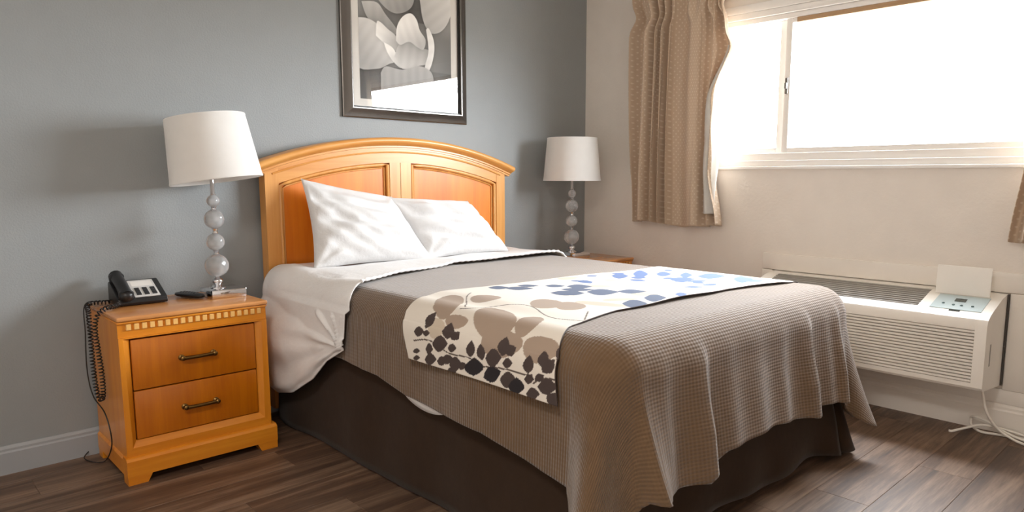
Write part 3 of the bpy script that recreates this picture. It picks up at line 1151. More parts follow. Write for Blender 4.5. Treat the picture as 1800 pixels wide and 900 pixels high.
# ---- pillows
def pillow(name, c, th, seed, label, loc_n):
    """c: four corners (bottom-left, bottom-right, top-right, top-left)"""
    n = 56
    C = [np.array(k, float) for k in c]
    nrm = np.cross(C[1] - C[0], C[3] - C[0])
    nrm /= np.linalg.norm(nrm)
    if nrm[1] > 0:
        nrm = -nrm
    cen = sum(C) / 4
    lin1 = np.linspace(-1, 1, n)
    U, V_ = np.meshgrid(lin1, lin1, indexing='ij')
    pin = .07
    # edges bow inward between the pointed corners
    Uu = U * (1 - pin * (1 - V_ ** 2) * np.abs(U) ** 3)
    Vv = V_ * (1 - pin * (1 - U ** 2) * np.abs(V_) ** 3)
    s_, t_ = (Uu + 1) / 2, (Vv + 1) / 2
    base = (C[0] * ((1 - s_) * (1 - t_))[..., None] + C[1] * (s_ * (1 - t_))[..., None] + C[2] * (s_ * t_)[..., None] + C[3] * ((1 - s_) * t_)[..., None])
    prof = np.clip((1 - U ** 2), 0, 1) ** .55 * np.clip((1 - V_ ** 2), 0, 1) ** .55
    prof = prof * (1 - .18 * V_)
    wa, wb = Wr(9, 3.5, 11, seed), Wr(8, 9, 26, seed + 1, (1.3, .35))
    wk = (.17 * wa(U, V_) + .17 * wb(U, V_)) * np.clip(1 - np.maximum(np.abs(U), np.abs(V_)) ** 8, 0, 1)
    # creases that run in from the corners
    for (cu, cv) in ((-1, -1), (1, -1), (1, 1), (-1, 1)):
        an = np.arctan2(V_ - cv, U - cu)
        dd = np.hypot(V_ - cv, U - cu)
        wk = wk + .12 * np.sin(9 * an + seed) * np.exp(-((dd - .35) / .3) ** 2)
    front = base + nrm * (th * (prof + wk * (.15 + .85 * prof)))[..., None]
    back = base - nrm * (th * .8 * prof)[..., None]
    m_ = MB()
    idx = lambda i, j: i * n + j
    V = [tuple(v) for v in front.reshape(-1, 3)]
    F = [(idx(i, j), idx(i + 1, j), idx(i + 1, j + 1), idx(i, j + 1)) for i in range(n - 1) for j in range(n - 1)]
    o2 = len(V)
    bmap = {}
    for i in range(n):
        for j in range(n):
            if i in (0, n - 1) or j in (0, n - 1):
                bmap[(i, j)] = idx(i, j)
            else:
                bmap[(i, j)] = len(V)
                V.append(tuple(back[i, j]))
    F += [(bmap[i, j], bmap[i, j + 1], bmap[i + 1, j + 1], bmap[i + 1, j]) for i in range(n - 1) for j in range(n - 1)]
    m_.add(V, F)
    o = m_.build(name, M['pillow'], None, 180, origin=tuple(cen))
    tag(o, label, 'pillow', None)
    return o


pillow('pillow', [(-2.075, -.34, .690), (-1.47, -.36, .688), (-1.565, -.155, .985), (-2.025, -.150, 1.073)], .085, 3,
       'taller white pillow with one pointed corner poking up the headboard', 0)
pillow('pillow', [(-1.50, -.35, .690), (-.955, -.33, .690), (-1.105, -.165, .955), (-1.600, -.165, .985)], .085, 9,
       'slumped white pillow leaning nearer the window side of the headboard', 1)

# ================================================================ nightstands
NX0, NX1, NYF, NYB = -2.843, -2.317, -.425, -.030


def make_nightstand():
    t = thing('nightstand', 'honey-wood two-drawer nightstand left of the bed, carrying the telephone and a lamp', 'nightstand', ((NX0 + NX1) / 2, (NYF + NYB) / 2, 0))
    cx0, cx1 = NX0 + .004, NX1 - .004
    yf = NYF + .012
    b = MB()
    b.box(cx0, cx0 + .018, yf + .02, NYB, .03, .578)
    b.box(cx1 - .018, cx1, yf + .02, NYB, .03, .578)
    b.box(cx0 + .018, cx1 - .018, NYB - .008, NYB, .05, .578)
    b.box(cx0 + .018, cx1 - .018, yf + .02, NYB - .008, .06, .075)
    b.build('case', M['wood_case'], t, 30)
    # top with an eased, moulded edge
    b = MB()
    b.box(NX0, NX1, NYF - .002, NYB + .004, .5835, .600, .005, 3)
    b.build('top', M['wood_top'], t, 40)
    MB().box(NX0 + .002, NX1 - .002, NYF + .004, NYB, .574, .583, .003).build('top_moulding', M['wood_rail'], t, 40)
    # frieze behind the dentils
    MB().box(cx0, cx1, yf, yf + .0195, .525, .5735).build('frieze', M['wood_rail'], t, 30)
    nd = 19
    for k in range(nd):
        x = cx0 + .034 + (cx1 - cx0 - .062) * k / (nd - 1)
        if k == 0:
            d0 = MB().box(x - .0078, x + .0078, yf - .007, yf + .001, .551, .5725, .0015, 1).build('dentil', M['wood_dentil'], t, 30)
            dx0, base_loc = x, d0.location.copy()
        else:
            d = d0.copy()
            COL.objects.link(d)
            d.location = base_loc + Vector((x - dx0, 0, 0))
    # mitred, sloping face frame round the drawers
    ix0, ix1, iz0, iz1 = NX0 + .040, NX1 - .046, .150, .516
    ox0, ox1, oz0, oz1 = cx0, cx1, .098, .5245
    yo, yi = yf - .004, yf + .012
    ms = .022      # slope width

    def member(name, A, B, mat):
        """A: outer two corners, B: inner two corners (x, z)"""
        m = MB()
        mid = [((a[0] - b_[0]) * ms / max(1e-6, max(abs(a[0] - b_[0]), abs(a[1] - b_[1]))) + b_[0],
                (a[1] - b_[1]) * ms / max(1e-6, max(abs(a[0] - b_[0]), abs(a[1] - b_[1]))) + b_[1]) for a, b_ in zip(A, B)]
        yb = yf + .02
        V = []
        for k in range(2):
            V += [(A[k][0], yo, A[k][1]), (mid[k][0], yo, mid[k][1]), (B[k][0], yi, B[k][1]), (B[k][0], yb, B[k][1]), (A[k][0], yb, A[k][1])]
        F = [[i, (i + 1) % 5, 5 + (i + 1) % 5, 5 + i] for i in range(5)] + [[4, 3, 2, 1, 0], [5, 6, 7, 8, 9]]
        m.add(V, F)
        m.build(name, mat, t, 20)
    member('frame_stile', [(ox0, oz0), (ox0, oz1)], [(ix0, iz0), (ix0, iz1)], M['wood_case'])
    member('frame_stile', [(ox1, oz0), (ox1, oz1)], [(ix1, iz0), (ix1, iz1)], M['wood_case'])
    member('frame_rail', [(ox0, oz1), (ox1, oz1)], [(ix0, iz1), (ix1, iz1)], M['wood_rail'])
    member('frame_rail', [(ox0, oz0), (ox1, oz0)], [(ix0, iz0), (ix1, iz0)], M['wood_rail'])
    # dark back of the drawer openings
    MB().box(ix0 - .004, ix1 + .004, yf + .0215, yf + .024, iz0 - .004, iz1 + .004).build('drawer_void', M['gap'], t, 0)
    zm = .329
    for (z0, z1, zh) in ((zm + .002, iz1 - .003, .424), (iz0 + .003, zm - .002, .238)):
        d = MB().box(ix0 + .003, ix1 - .003, yf + .006, yf + .021, z0, z1, .003, 2).build('drawer', M['wood_drawer'], t, 30)
        h = MB()
        xc, yh = -2.582, yf + .006
        pts = []
        for k in range(17):
            f = k / 16 * 2 - 1
            pts.append((xc + f * .058, yh - .020 - .006 * (1 - f * f), zh))
        h.tube(pts, [.0068 + .0012 * (abs(k - 8) / 8) ** 4 for k in range(17)], 10)
        for sx in (-1, 1):
            h.lathe((xc + sx * .056, yh, zh), [(0, .0), (.011, .0), (.011, .004), (.006, .008), (.0055, .018), (.0088, .021), (.0088, .026), (.004, .030), (0, .030)], 14, (0, -1, 0))
        h.build('handle', M['brass'], d, 45)
    # plinth and bracket feet
    px0, px1, pyf = NX0 - .003, NX1 + .011, NYF - .010
    b = MB()
    zt, zb = .098, .030
    prof = [(0, zb), (0, zt - .012), (.006, zt - .004), (.014, zt), (.05, zt), (.05, zb)]
    b.prism(prof, lambda p, s: (px0 + (px1 - px0) * s, pyf + p[0], p[1]), 0, 1)
    b.prism(prof, lambda p, s: (px0 + p[0], pyf + .0505 + (NYB - pyf - .0505) * s, p[1]), 0, 1)
    b.prism(prof, lambda p, s: (px1 - p[0], pyf + .0505 + (NYB - pyf - .0505) * s, p[1]), 0, 1)
    b.build('plinth', M['wood_rail'], t, 30)
    for sx, xx in ((1, px0), (-1, px1)):
        for front in (True, False):
            m = MB()
            y0_, y1_ = (pyf + .001, pyf + .055) if front else (NYB - .055, NYB - .001)
            poly = [(xx + sx * .001, 0), (xx + sx * .064, 0), (xx + sx * .080, .0295), (xx + sx * .001, .0295)]
            m.prism(poly, ext, y0_, y1_)
            m.build('foot', M['wood_rail'], t, 30)
    return t


ns = make_nightstand()
ns2 = dup(ns, (NX1 * 0 + (-.055 - NX1 - .014), -.045, -.004), 'matching nightstand in the far corner by the window wall, mostly hidden by the bed')
for o_ in (ns, ns2):
    o_['group'] = 'matching nightstands'
ns2.location.z = 0


# ================================================================ table lamps
def make_lamp(x, y, z, tilt, label):
    t = thing('table_lamp', label, 'lamp', (x, y, z), 'crystal ball table lamps')
    b = MB().box(x - .050, x + .085, y - .075, y + .060, z, z + .034, .003, 2)
    b.build('base', M['chrome'], t, 30)
    # turned chrome collar and spacers on the stem
    stem_prof = [(0, .0342), (.030, .0342), (.030, .038), (.020, .042), (.013, .047), (.020, .055), (.022, .062), (.018, .070), (.010, .074), (.008, .080)]
    MB().lathe((x, y, z), stem_prof + [(.0, .080)], 24).build('collar', M['chrome'], t, 45)
    balls = [(.725 - .6, .046), (.820 - .6, .035), (.911 - .6, .0385), (.984 - .6, .0245)]
    for (za, ra), (zb_, rb_) in zip(balls[:-1], balls[1:]):
        lo_, hi_ = za + ra - .003, zb_ - rb_ + .003
        md = (lo_ + hi_) / 2
        MB().lathe((x, y, z), [(0, lo_), (.010, lo_), (.012, lo_ + .003), (.008, md), (.012, hi_ - .003), (.010, hi_), (0, hi_)], 18).build('spacer', M['chrome'], t, 45)
    top = balls[-1][0] + balls[-1][1] - .002
    MB().lathe((x, y, z), [(0, top), (.010, top), (.012, top + .004), (.008, top + .008), (.0075, .470), (.011, .473), (.011, .505), (.016, .510), (.016, .55), (0, .55)], 18).build('stem', M['chrome'], t, 45)
    for zc, r in balls:
        pr = [(r * math.sin(a), zc - r * math.cos(a)) for a in np.linspace(0, PI, 17)]
        pr[0] = (0.0005, pr[0][1])
        pr[-1] = (0.0005, pr[-1][1])
        MB().lathe((x, y, z), pr, 28).build('crystal_ball', M['crystal'], t, 180)
    pr = [(.036 * math.sin(a) if a < 2.4 else .014, .59 - .036 * math.cos(a)) for a in np.linspace(2.7, 0.02, 12)]
    MB().lathe((x, y, z), pr, 16).build('bulb', M['shade'], t, 180)
    rb_, rt_, z0, z1 = .172, .148, .460, .712
    o = [(rb_, z0), (rb_ + .0015, z0 + .004), (rb_ - .0004, z0 + .009)]
    for k in range(1, 12):
        f = k / 12
        o.append((rb_ + (rt_ - rb_) * f, z0 + (z1 - z0) * f))
    o += [(rt_ + .0005, z1 - .009), (rt_ + .0015, z1 - .004), (rt_, z1)]
    inn = [(r - .003, zz) for r, zz in reversed(o)]
    sh = MB().lathe((x, y, z), o + inn + [o[0]], 64).build('shade', M['shade'], t, 50)
    m = MB()
    zc = z1 - .03
    for k in range(3):
        a = 2 * PI * k / 3
        m.tube([(x, y, z + zc), (x + (rt_ - .0) * math.cos(a), y + rt_ * math.sin(a), z + zc)], .0018, 6)
    m.lathe((x, y, z), [(0, zc - .004), (.018, zc - .004), (.018, zc + .004), (.006, zc + .008), (.005, zc + .022), (0, zc + .024)], 14)
    sp_ = m.build('spider', M['chrome'], sh, 40)
    if tilt:
        R = Matrix.Translation((.007, -.006, .552)) @ Matrix.Rotation(tilt[1], 4, tilt[0]) @ Matrix.Translation((0, 0, -.55))
        sh.matrix_local = R @ sh.matrix_local
    return t


make_lamp(-2.417, -.190, .600, (Vector((.717, -.697, 0)).cross(Vector((0, 0, 1))).normalized().cross(Vector((0, 0, 1))), 0.0) and ((0.697, 0.717, 0), -math.radians(8.0)),
          'white-shaded crystal ball lamp with a crooked shade, left of the headboard')
make_lamp(-.352, -.215, .600, None, 'white-shaded crystal ball lamp standing in the corner right of the headboard')

# ================================================================ telephone
tel = thing('telephone', 'black desk telephone with a grey keypad plate and hanging coiled cord', 'telephone', (-2.70, -.135, .600))
TX0, TX1, TY0, TY1 = -2.780, -2.612, -.205, -.070
slope = lambda y_: .628 + (y_ - TY0) / (TY1 - TY0) * .060
b = MB()
prof = [(TY0, .603), (TY0 - .004, .612), (TY0, .626), (TY1 - .02, .680), (TY1 - .008, .682), (TY1, .675), (TY1 + .004, .603)]
b.prism(prof, lambda p, s: (TX0 + (TX1 - TX0) * s, p[0], p[1]), 0, 1)
for sx in (TX0 + .012, TX1 - .012):
    for sy in (TY0 + .015, TY1 - .015):
        b.lathe((sx, sy, .600), [(0, 0), (.006, 0), (.006, .004), (0, .004)], 10)
body = b.build('body', M['black'], tel, 25)
bv = body.modifiers.new('bevel', 'BEVEL')
bv.width = .003
bv.segments = 2
bv.limit_method = 'ANGLE'


def on_slope(x0, x1, f0, f1, h0, h1, m):
    """a slab lying on the phone's sloping face"""
    V = []
    nrm = Vector((0, -.054 / .116, 1)).normalized()
    for h in (h0, h1):
        for f, x in ((f0, x0), (f0, x1), (f1, x1), (f1, x0)):
            y_ = TY0 + f * (TY1 - .02 - TY0)
            z_ = .626 + f * .054
            V.append(Vector((x, y_, z_)) + nrm * h)
    m.add(V, [[3, 2, 1, 0], [4, 5, 6, 7], [0, 1, 5, 4], [1, 2, 6, 5], [2, 3, 7, 6], [3, 0, 4, 7]])


m = MB()
on_slope(-2.722, -2.634, .06, .97, .0002, .003, m)
fp = m.build('face_plate', M['face'], tel, 20)
for col_ in range(3):
    for row_ in range(4):
        m = MB()
        xk = -2.712 + col_ * .027
        on_slope(xk, xk + .016, .14 + row_ * .10, .14 + row_ * .10 + .075, .0031, .0062, m)
        m.build('key', M['black2'], fp, 20)
m = MB()
on_slope(-2.714, -2.642, .64, .90, .0031, .0036, m)
m.build('number_card', M['mat_board'], fp, 20)
# handset lying along the left side
m = MB()
hp = []
for k in range(25):
    f = k / 24
    y_ = TY0 - .004 + f * (TY1 + .004 - TY0)
    hp.append((-2.752, y_, slope(y_) + .012 + .005 * math.sin(PI * f)))
m.tube(hp, [.021 + .004 * (abs(k - 12) / 12) ** 3 for k in range(25)], 14)
for f in (.06, .94):
    y_ = TY0 + f * (TY1 - TY0)
    m.lathe((-2.752, y_, slope(y_) - .002), [(0, 0), (.024, 0), (.026, .010), (.025, .024), (.016, .032), (0, .034)], 18, (0, -.42, 1))
m.build('handset', M['black'], tel, 50)
# coiled cord over the nightstand's left side, and the thin line cord
def spline(pts, n=20):
    p = [Vector(q) for q in pts]
    out = []
    for i in range(len(p) - 1):
        p0, p1, p2, p3 = p[max(i - 1, 0)], p[i], p[i + 1], p[min(i + 2, len(p) - 1)]
        for k in range(n):
            t_ = k / n
            out.append(.5 * (2 * p1 + (p2 - p0) * t_ + (2 * p0 - 5 * p1 + 4 * p2 - p3) * t_ ** 2 + (3 * p1 - p0 - 3 * p2 + p3) * t_ ** 3))
    return out + [p[-1]]


def coil(path, r, pitch, wire):
    """helix along a path"""
    L = [0]
    for a_, b_ in zip(path[:-1], path[1:]):
        L.append(L[-1] + (b_ - a_).length)
    tot = L[-1]
    N = int(tot / pitch * 9)
    pts = []
    nrm = (path[1] - path[0]).orthogonal().normalized()
    for k in range(N):
        s = tot * k / (N - 1)
        i = min(max(np.searchsorted(L, s) - 1, 0), len(path) - 2)
        f = (s - L[i]) / max(1e-9, L[i + 1] - L[i])
        c = path[i].lerp(path[i + 1], f)
        T = (path[i + 1] - path[i]).normalized()
        nrm = (nrm - T * nrm.dot(T)).normalized()
        bb = T.cross(nrm)
        a_ = 2 * PI * s / pitch
        pts.append(c + (nrm * math.cos(a_) + bb * math.sin(a_)) * r)
    return MB().tube(pts, wire, 5)


cp_ = spline([(-2.776, -.200, .612), (-2.800, -.235, .611), (-2.832, -.255, .611), (-2.862, -.262, .590), (-2.872, -.258, .54), (-2.866, -.250, .46), (-2.860, -.245, .38), (-2.858, -.235, .30), (-2.862, -.215, .268),
              (-2.872, -.205, .30), (-2.878, -.21, .40), (-2.878, -.21, .52), (-2.872, -.18, .585), (-2.86, -.13, .612), (-2.80, -.115, .611), (-2.782, -.115, .612)], 14)
coil(cp_, .0072, .0125, .0024).build('coiled_cord', M['wire'], tel, 60)
lp = spline([(-2.70, -.067, .612), (-2.74, -.045, .606), (-2.80, -.045, .606), (-2.858, -.06, .600), (-2.872, -.10, .50), (-2.878, -.11, .36), (-2.872, -.14, .27), (-2.856, -.22, .22), (-2.850, -.26, .15),
             (-2.850, -.25, .09), (-2.862, -.20, .03), (-2.880, -.12, .006), (-2.90, -.05, .006), (-2.88, -.025, .02)], 10)
MB().tube(lp, .0022, 6).build('line_cord', M['wire'], tel, 60)

# ================================================================ remote control
rc = thing('remote_control', 'black rounded remote control lying in front of the lamp base', 'remote control', (-2.515, -.150, .600))
m = MB()
m.ico((0, 0, 0), 1, 4)
V = []
ang = math.radians(-70)
for v in m.V:
    sx = math.copysign(abs(v[0]) ** .75, v[0])
    x_, y_, z_ = sx * .078, v[1] * .026 * (1.08 - .18 * v[0]), math.copysign(abs(v[2]) ** .7, v[2]) * .0105
    V.append((-2.513 + x_ * math.cos(ang) - y_ * math.sin(ang), -.150 + x_ * math.sin(ang) + y_ * math.cos(ang), .6110 + z_))
m.V = V
rb_o = m.build('shell', M['black'], rc, 60)
for r_ in range(6):
    for c_ in range(2):
        x_, y_ = -.040 + r_ * .015, -.008 + c_ * .016
        p = (-2.513 + x_ * math.cos(ang) - y_ * math.sin(ang), -.150 + x_ * math.sin(ang) + y_ * math.cos(ang), .6195)
        MB().lathe(p, [(0, 0), (.0045, 0), (.0045, .002), (.003, .0028), (0, .0028)], 10).build('button', M['black2'], rb_o, 40)

# ================================================================ framed print
PX0, PX1, PZ0, PZ1 = -1.732, -.985, 1.366, 2.27
pic = thing('framed_picture', 'framed black and white flower print in a pewter frame above the headboard', 'picture', ((PX0 + PX1) / 2, -.001, PZ0))
FW = .050


def frame_side(A, B, name='frame_side'):
    """A outer corners, B inner corners (x, z); mitred bar with a hollowed face"""
    cross = [(0, -.002), (0, -.013), (.08, -.016), (.30, -.019), (.60, -.026), (.85, -.032), (.95, -.032), (1.0, -.029), (1.0, -.012), (1.0, -.002)]
    V = []
    for k in range(2):
        for f, y_ in cross:
            V.append((A[k][0] + (B[k][0] - A[k][0]) * f, y_, A[k][1] + (B[k][1] - A[k][1]) * f))
    n_ = len(cross)
    F = [[i, (i + 1) % n_, n_ + (i + 1) % n_, n_ + i] for i in range(n_)] + [list(range(n_))[::-1], list(range(n_, 2 * n_))]
    m_ = MB()
    m_.add(V, F)
    return m_.build(name, M['pewter'], pic, 20)


oc = [(PX0, PZ0), (PX1, PZ0), (PX1, PZ1), (PX0, PZ1)]
ic = [(PX0 + FW, PZ0 + FW), (PX1 - FW, PZ0 + FW), (PX1 - FW, PZ1 - FW), (PX0 + FW, PZ1 - FW)]
for k in range(4):
    k2 = (k + 1) % 4
    frame_side([oc[k], oc[k2]], [ic[k], ic[k2]])
b = MB()
e_ = .006
for (x0, x1, z0, z1) in ((ic[0][0], ic[1][0], ic[0][1], ic[0][1] + e_), (ic[0][0], ic[1][0], ic[2][1] - e_, ic[2][1]),
                         (ic[0][0], ic[0][0] + e_, ic[0][1] + e_, ic[2][1] - e_), (ic[1][0] - e_, ic[1][0], ic[0][1] + e_, ic[2][1] - e_)):
    b.box(x0 + .0003, x1 - .0003, -.019, -.004, z0 + .0003, z1 - .0003)
b.build('inner_lip', M['black_edge'], pic, 0)
MB().box(ic[0][0] + .001, ic[1][0] - .001, -.008, -.003, ic[0][1] + .001, ic[2][1] - .001).build('mount', M['mat_board'], pic, 0)
AX0, AX1, AZ0, AZ1 = -1.634, -1.084, 1.458, 2.19
# the printed flower: petals as soft-edged shapes, greys only
na_, nb_ = 230, 306
gx, gz = np.meshgrid(np.linspace(AX0, AX1, na_), np.linspace(AZ0, AZ1, nb_), indexing='ij')
U_ = (gx - AX0) / (AX1 - AX0) * 628 + 172          # working units of the drawing
W_ = 670 - (gz - AZ0) / (AX1 - AX0) * 628 * 1.0
img = np.zeros((na_, nb_))
img[:] = .27 + .10 * np.sin(U_ / 140 + 1) * np.cos(W_ / 160)
img += .10 * sm(W_, 300, 200) * sm(U_, 600, 760)
img[W_ > 480] -= .06
img = np.where((U_ > 500) & (U_ < 610) & (W_ < 210), .15, img)


def poly_sdf(pts):
    p = np.array(smooth_line(list(pts) + [pts[0]], 5))[:-1]
    d = np.full(U_.shape, 1e9)
    ins = np.zeros(U_.shape, bool)
    for i in range(len(p)):
        a_, b_ = p[i], p[(i + 1) % len(p)]
        ex, ey = b_[0] - a_[0], b_[1] - a_[1]
        t_ = np.clip(((U_ - a_[0]) * ex + (W_ - a_[1]) * ey) / (ex * ex + ey * ey + 1e-9), 0, 1)
        d = np.minimum(d, np.hypot(U_ - a_[0] - t_ * ex, W_ - a_[1] - t_ * ey))
        c_ = ((a_[1] > W_) != (b_[1] > W_)) & (U_ < (b_[0] - a_[0]) * (W_ - a_[1]) / (b_[1] - a_[1] + 1e-12) + a_[0])
        ins ^= c_
    return np.where(ins, -d, d)


def petal(pts, light, dark, gdir, edge=.05, rim=14):
    global img
    s_ = poly_sdf(pts)
    p = np.array(pts)
    cen, ext_ = p.mean(0), np.ptp(p, 0).max() / 2
    gg = ((U_ - cen[0]) * gdir[0] + (W_ - cen[1]) * gdir[1]) / ext_
    val = light * 1.06 + (dark * .86 - light * 1.06) * sm(gg, -.9, 1.1) + .02 * np.sin((U_ * gdir[1] - W_ * gdir[0]) / 9)
    val = val + edge * np.exp(-np.abs(s_) / rim * 2)
    a_ = sm(-s_, -2, 2)
    sh = np.exp(-np.clip(s_, 0, None) / 10) * .10 * (s_ > 0)
    img = (img - sh) * (1 - a_) + val * a_


petal([(180, -190), (230, -60), (255, 60), (330, 150), (420, 180), (520, 130), (545, 20), (520, -150), (400, -260), (260, -260)], .80, .50, (.3, 1))
petal([(600, -200), (560, -60), (580, 80), (600, 190), (650, 255), (730, 235), (795, 150), (830, 0), (790, -200), (690, -260)], .82, .62, (-.8, .6))
petal([(195, 150), (290, 140), (345, 195), (415, 265), (400, 300), (320, 280), (230, 230)], .55, .42, (0, 1))
petal([(150, 240), (230, 235), (300, 265), (330, 340), (395, 440), (360, 465), (280, 500), (150, 488)], .72, .58, (-.6, .8))
petal([(280, 320), (288, 245), (315, 245), (360, 275), (410, 305), (440, 370), (400, 390), (340, 360)], .86, .68, (1, .4))
petal([(330, 350), (390, 375), (430, 440), (440, 480), (390, 450), (350, 400)], .92, .80, (0, 1))
petal([(398, 420), (430, 350), (500, 320), (580, 350), (640, 360), (630, 430), (560, 455), (450, 482)], .64, .50, (.2, -1))
petal([(410, 330), (420, 250), (460, 190), (515, 165), (555, 195), (575, 250), (615, 300), (600, 355), (560, 350), (500, 325), (440, 350)], .88, .66, (.4, 1))
petal([(620, 240), (640, 232), (672, 290), (676, 360), (650, 450), (600, 522), (608, 450), (635, 360)], .90, .76, (-1, .2))
petal([(305, 520), (340, 480), (450, 488), (560, 455), (650, 480), (668, 560), (640, 700), (340, 700)], .52, .40, (0, 1), .02)
img = np.clip(img, .03, .95)
img = 1.08 * img ** 1.35
rgb = np.stack([img * 1.0, img * .985, img * .955], -1)
P = np.stack([gx, np.full_like(gx, -.0088), gz], -1)
grid_obj('print', P, M['art'], pic, col=rgb)
MB().box(ic[0][0] + e_, ic[1][0] - e_, -.0145, -.0125, ic[0][1] + e_, ic[2][1] - e_).build('glass', M['pane'], pic, 0)


# ================================================================ curtains
def curtain(name, label, y0, y1, z0, z1, seed, pinch, left_edge=None, flap=False):
    yc = (y0 + y1) / 2
    t = thing(name, label, 'curtain', (-.06, yc, z0), 'short tan dotted curtains')
    nu_, nv_ = 330, 150
    P = np.zeros((nu_, nv_, 3))
    UVc = np.zeros((nu_, nv_, 2))
    g_ = np.random.default_rng(seed)
    npl = 7
    cpos = np.cumsum(g_.uniform(.7, 1.3, npl))
    cpos = cpos / cpos[-1] if not flap else np.array([.10, .22, .54, .63, .71, .80, 1.0])
    ph = lambda s: np.interp(s, np.concatenate([[0], cpos]), np.arange(npl + 1)) * 2 * PI
    wv_ = Wr(7, 4, 18, seed + 3)
    for i in range(nu_):
        s = i / (nu_ - 1)
        for j in range(nv_):
            z = z1 + (z0 - z1) * j / (nv_ - 1)
            head = float(sm(z, 1.90, 1.99))            # gathered heading above
            low = float(sm(z, 1.45, 1.0))
            wid = 1 - pinch * math.exp(-((z - 1.985) / .055) ** 2) - .025 * low
            yy = yc + (s - .5) * (y1 - y0) * wid
            f1 = math.sin(ph(s) + .5 * math.sin(z * 2.1 + s * 4))
            f1 = math.copysign(abs(f1) ** .7, f1)
            fine = math.sin(ph(s) * 2.0 + 1.0)
            amp = (.037 + (.014 * float(sm(s, .45, .58)) if flap else 0)) * (1 - .45 * head) * (.85 + .25 * low)
            xx = -.080 - amp * f1 - (.007 + .010 * head) * fine - .008 * float(wv_(s * 2.2, z * .6))
            yy += .012 * math.cos(ph(s)) * (1 - head) + .006 * float(wv_(s * 3, z + 5))
            if flap and s < .22:
                yy += .062 * (1 - s / .22) * float(sm(z, 1.68, 1.50)) * float(sm(z, .80, 1.12))
            if left_edge:
                yy += left_edge * (1 - s) * (z1 - z)
            if flap and s < .16:
                k = (1 - s / .16)
                yy += -.066 * k * math.exp(-((z - 1.745) / .070) ** 2)
                xx -= .03 * k * math.exp(-((z - 1.735) / .07) ** 2)
            hem = .010 * math.sin(s * 7 + seed) + .006 * f1
            P[i, j] = (min(xx, -.030), yy, z + hem * (j / (nv_ - 1)))
            UVc[i, j] = (s * abs(y1 - y0) * 1.75, z)
    grid_obj('panel', P, M['curtain'], t, uv=UVc, thick=.002)
    return t, P


cur, CP = curtain('curtain', 'tan dotted curtain hanging between the corner lamp and the window, white lining turned out', -1.080, -.450, .815, 2.19, 2, .11, flap=True)
# turned-out white lining down the window-side edge
nl_ = 90
q = np.zeros((14, nl_, 3))
for j in range(nl_):
    z = 1.76 + (.885 - 1.76) * j / (nl_ - 1)
    grow = float(sm(z, 1.78, 1.50))
    wdt = .020 + .095 * grow - .030 * float(sm(z, 1.35, .95))
    for i in range(14):
        s = i / 13
        yy = -1.080 + .012 * math.sin(z * 6 + 1) + (wdt + .030 * float(sm(z, 1.3, .95))) * (1 - s) + .030 * float(sm(z, 1.3, .95)) * s - .020 * (1 - grow)
        q[i, j] = (-.100 - .020 * math.sin(PI * s) - .010 * math.sin(2 * PI * s * 1.5 + z * 5) - .004 * math.sin(z * 23 + s * 5), yy, z)
grid_obj('lining', q, M['lining'], cur, thick=.002)
for cc in (cur,):
    m = MB()
    m.tube([(-.066, -.36, 2.215), (-.066, -1.16, 2.215)], .010, 10)
    m.box(-.075, 0, -.385, -.37, 2.195, 2.235, .002)
    m.box(-.075, 0, -1.15, -1.135, 2.195, 2.235, .002)
    m.build('rod', M['vinyl'], cc, 40)
cur2, _ = curtain('curtain', 'tan dotted curtain at the right edge, over the air conditioner', -2.86, -2.405, .830, 2.19, 5, .11, left_edge=.0)
for ch in list(cur2.children):
    me = ch.data
    for v in me.vertices:          # its near edge swings out towards the hem
        wy = v.co.y + cur2.location.y
        wz = v.co.z + cur2.location.z
        k = max(0, (wy + 2.86) / .455)
        v.co.y -= .13 * k * min(1.0, max(0.0, wz - .83))
m = MB()
m.tube([(-.066, -2.34, 2.215), (-.066, -2.92, 2.215)], .010, 10)
m.box(-.075, 0, -2.365, -2.35, 2.195, 2.235, .002)
m.box(-.075, 0, -2.91, -2.895, 2.195, 2.235, .002)
m.build('rod', M['vinyl'], cur2, 40)

# ================================================================ wall air conditioner
AY0, AY1 = -2.404, -1.352
ac = thing('air_conditioner', 'cream wall air conditioner under the window with its control lid open', 'air conditioner', (-.15, (AY0 + AY1) / 2, .206))
FX = -.288
ptop = [(-.020, .6000), (-.10, .590), (-.235, .551), (-.268, .540), (-.292, .525), (-.303, .503)]
full = [(-.006, .206), (-.006, .6000)] + ptop + [(-.303, .250), (-.296, .240), (-.285, .236)]
sec = lambda p, s: (p[0], s, p[1])
# recess for the front louvres and for the top grille
FY0, FY1, FZ0, FZ1 = AY0 + .042, AY1 - .042, .268, .482
GY0, GY1 = -2.130, AY1 - .06
b = MB()
b.prism(full, sec, AY0, FY0)
b.prism(full, sec, FY1, AY1)
low_ = [(-.006, .206), (-.006, .2675), (-.303, .2675), (-.303, .250), (-.296, .240), (-.285, .236)]
b.prism(low_, sec, FY0, FY1)
core = [(-.006, .2675), (-.006, .6000), (-.020, .6000), (-.070, .5969), (-.070, .568), (-.250, .520), (-.250, .5465), (-.268, .540), (-.292, .525), (-.303, .503), (-.303, .4825), (-.276, .4825), (-.276, .2675)]
core_full = [(-.006, .2675), (-.006, .6000)] + ptop + [(-.303, .4825), (-.276, .4825), (-.276, .2675)]
b.prism(core_full, sec, FY0, GY0)
b.prism(core, sec, GY0, GY1)
b.prism(core_full, sec, GY1, FY1)
body = b.build('housing', M['ac'], ac, 30)
MB().box(-.2775, -.2755, FY0 + .001, FY1 - .001, FZ0, FZ1).build('intake_back', M['ac_dark'], body, 0)
b = MB()
b.prism([(-.0705, .5688), (-.2495, .5208), (-.2495, .5218), (-.0705, .5698)], sec, GY0 + .001, GY1 - .001)
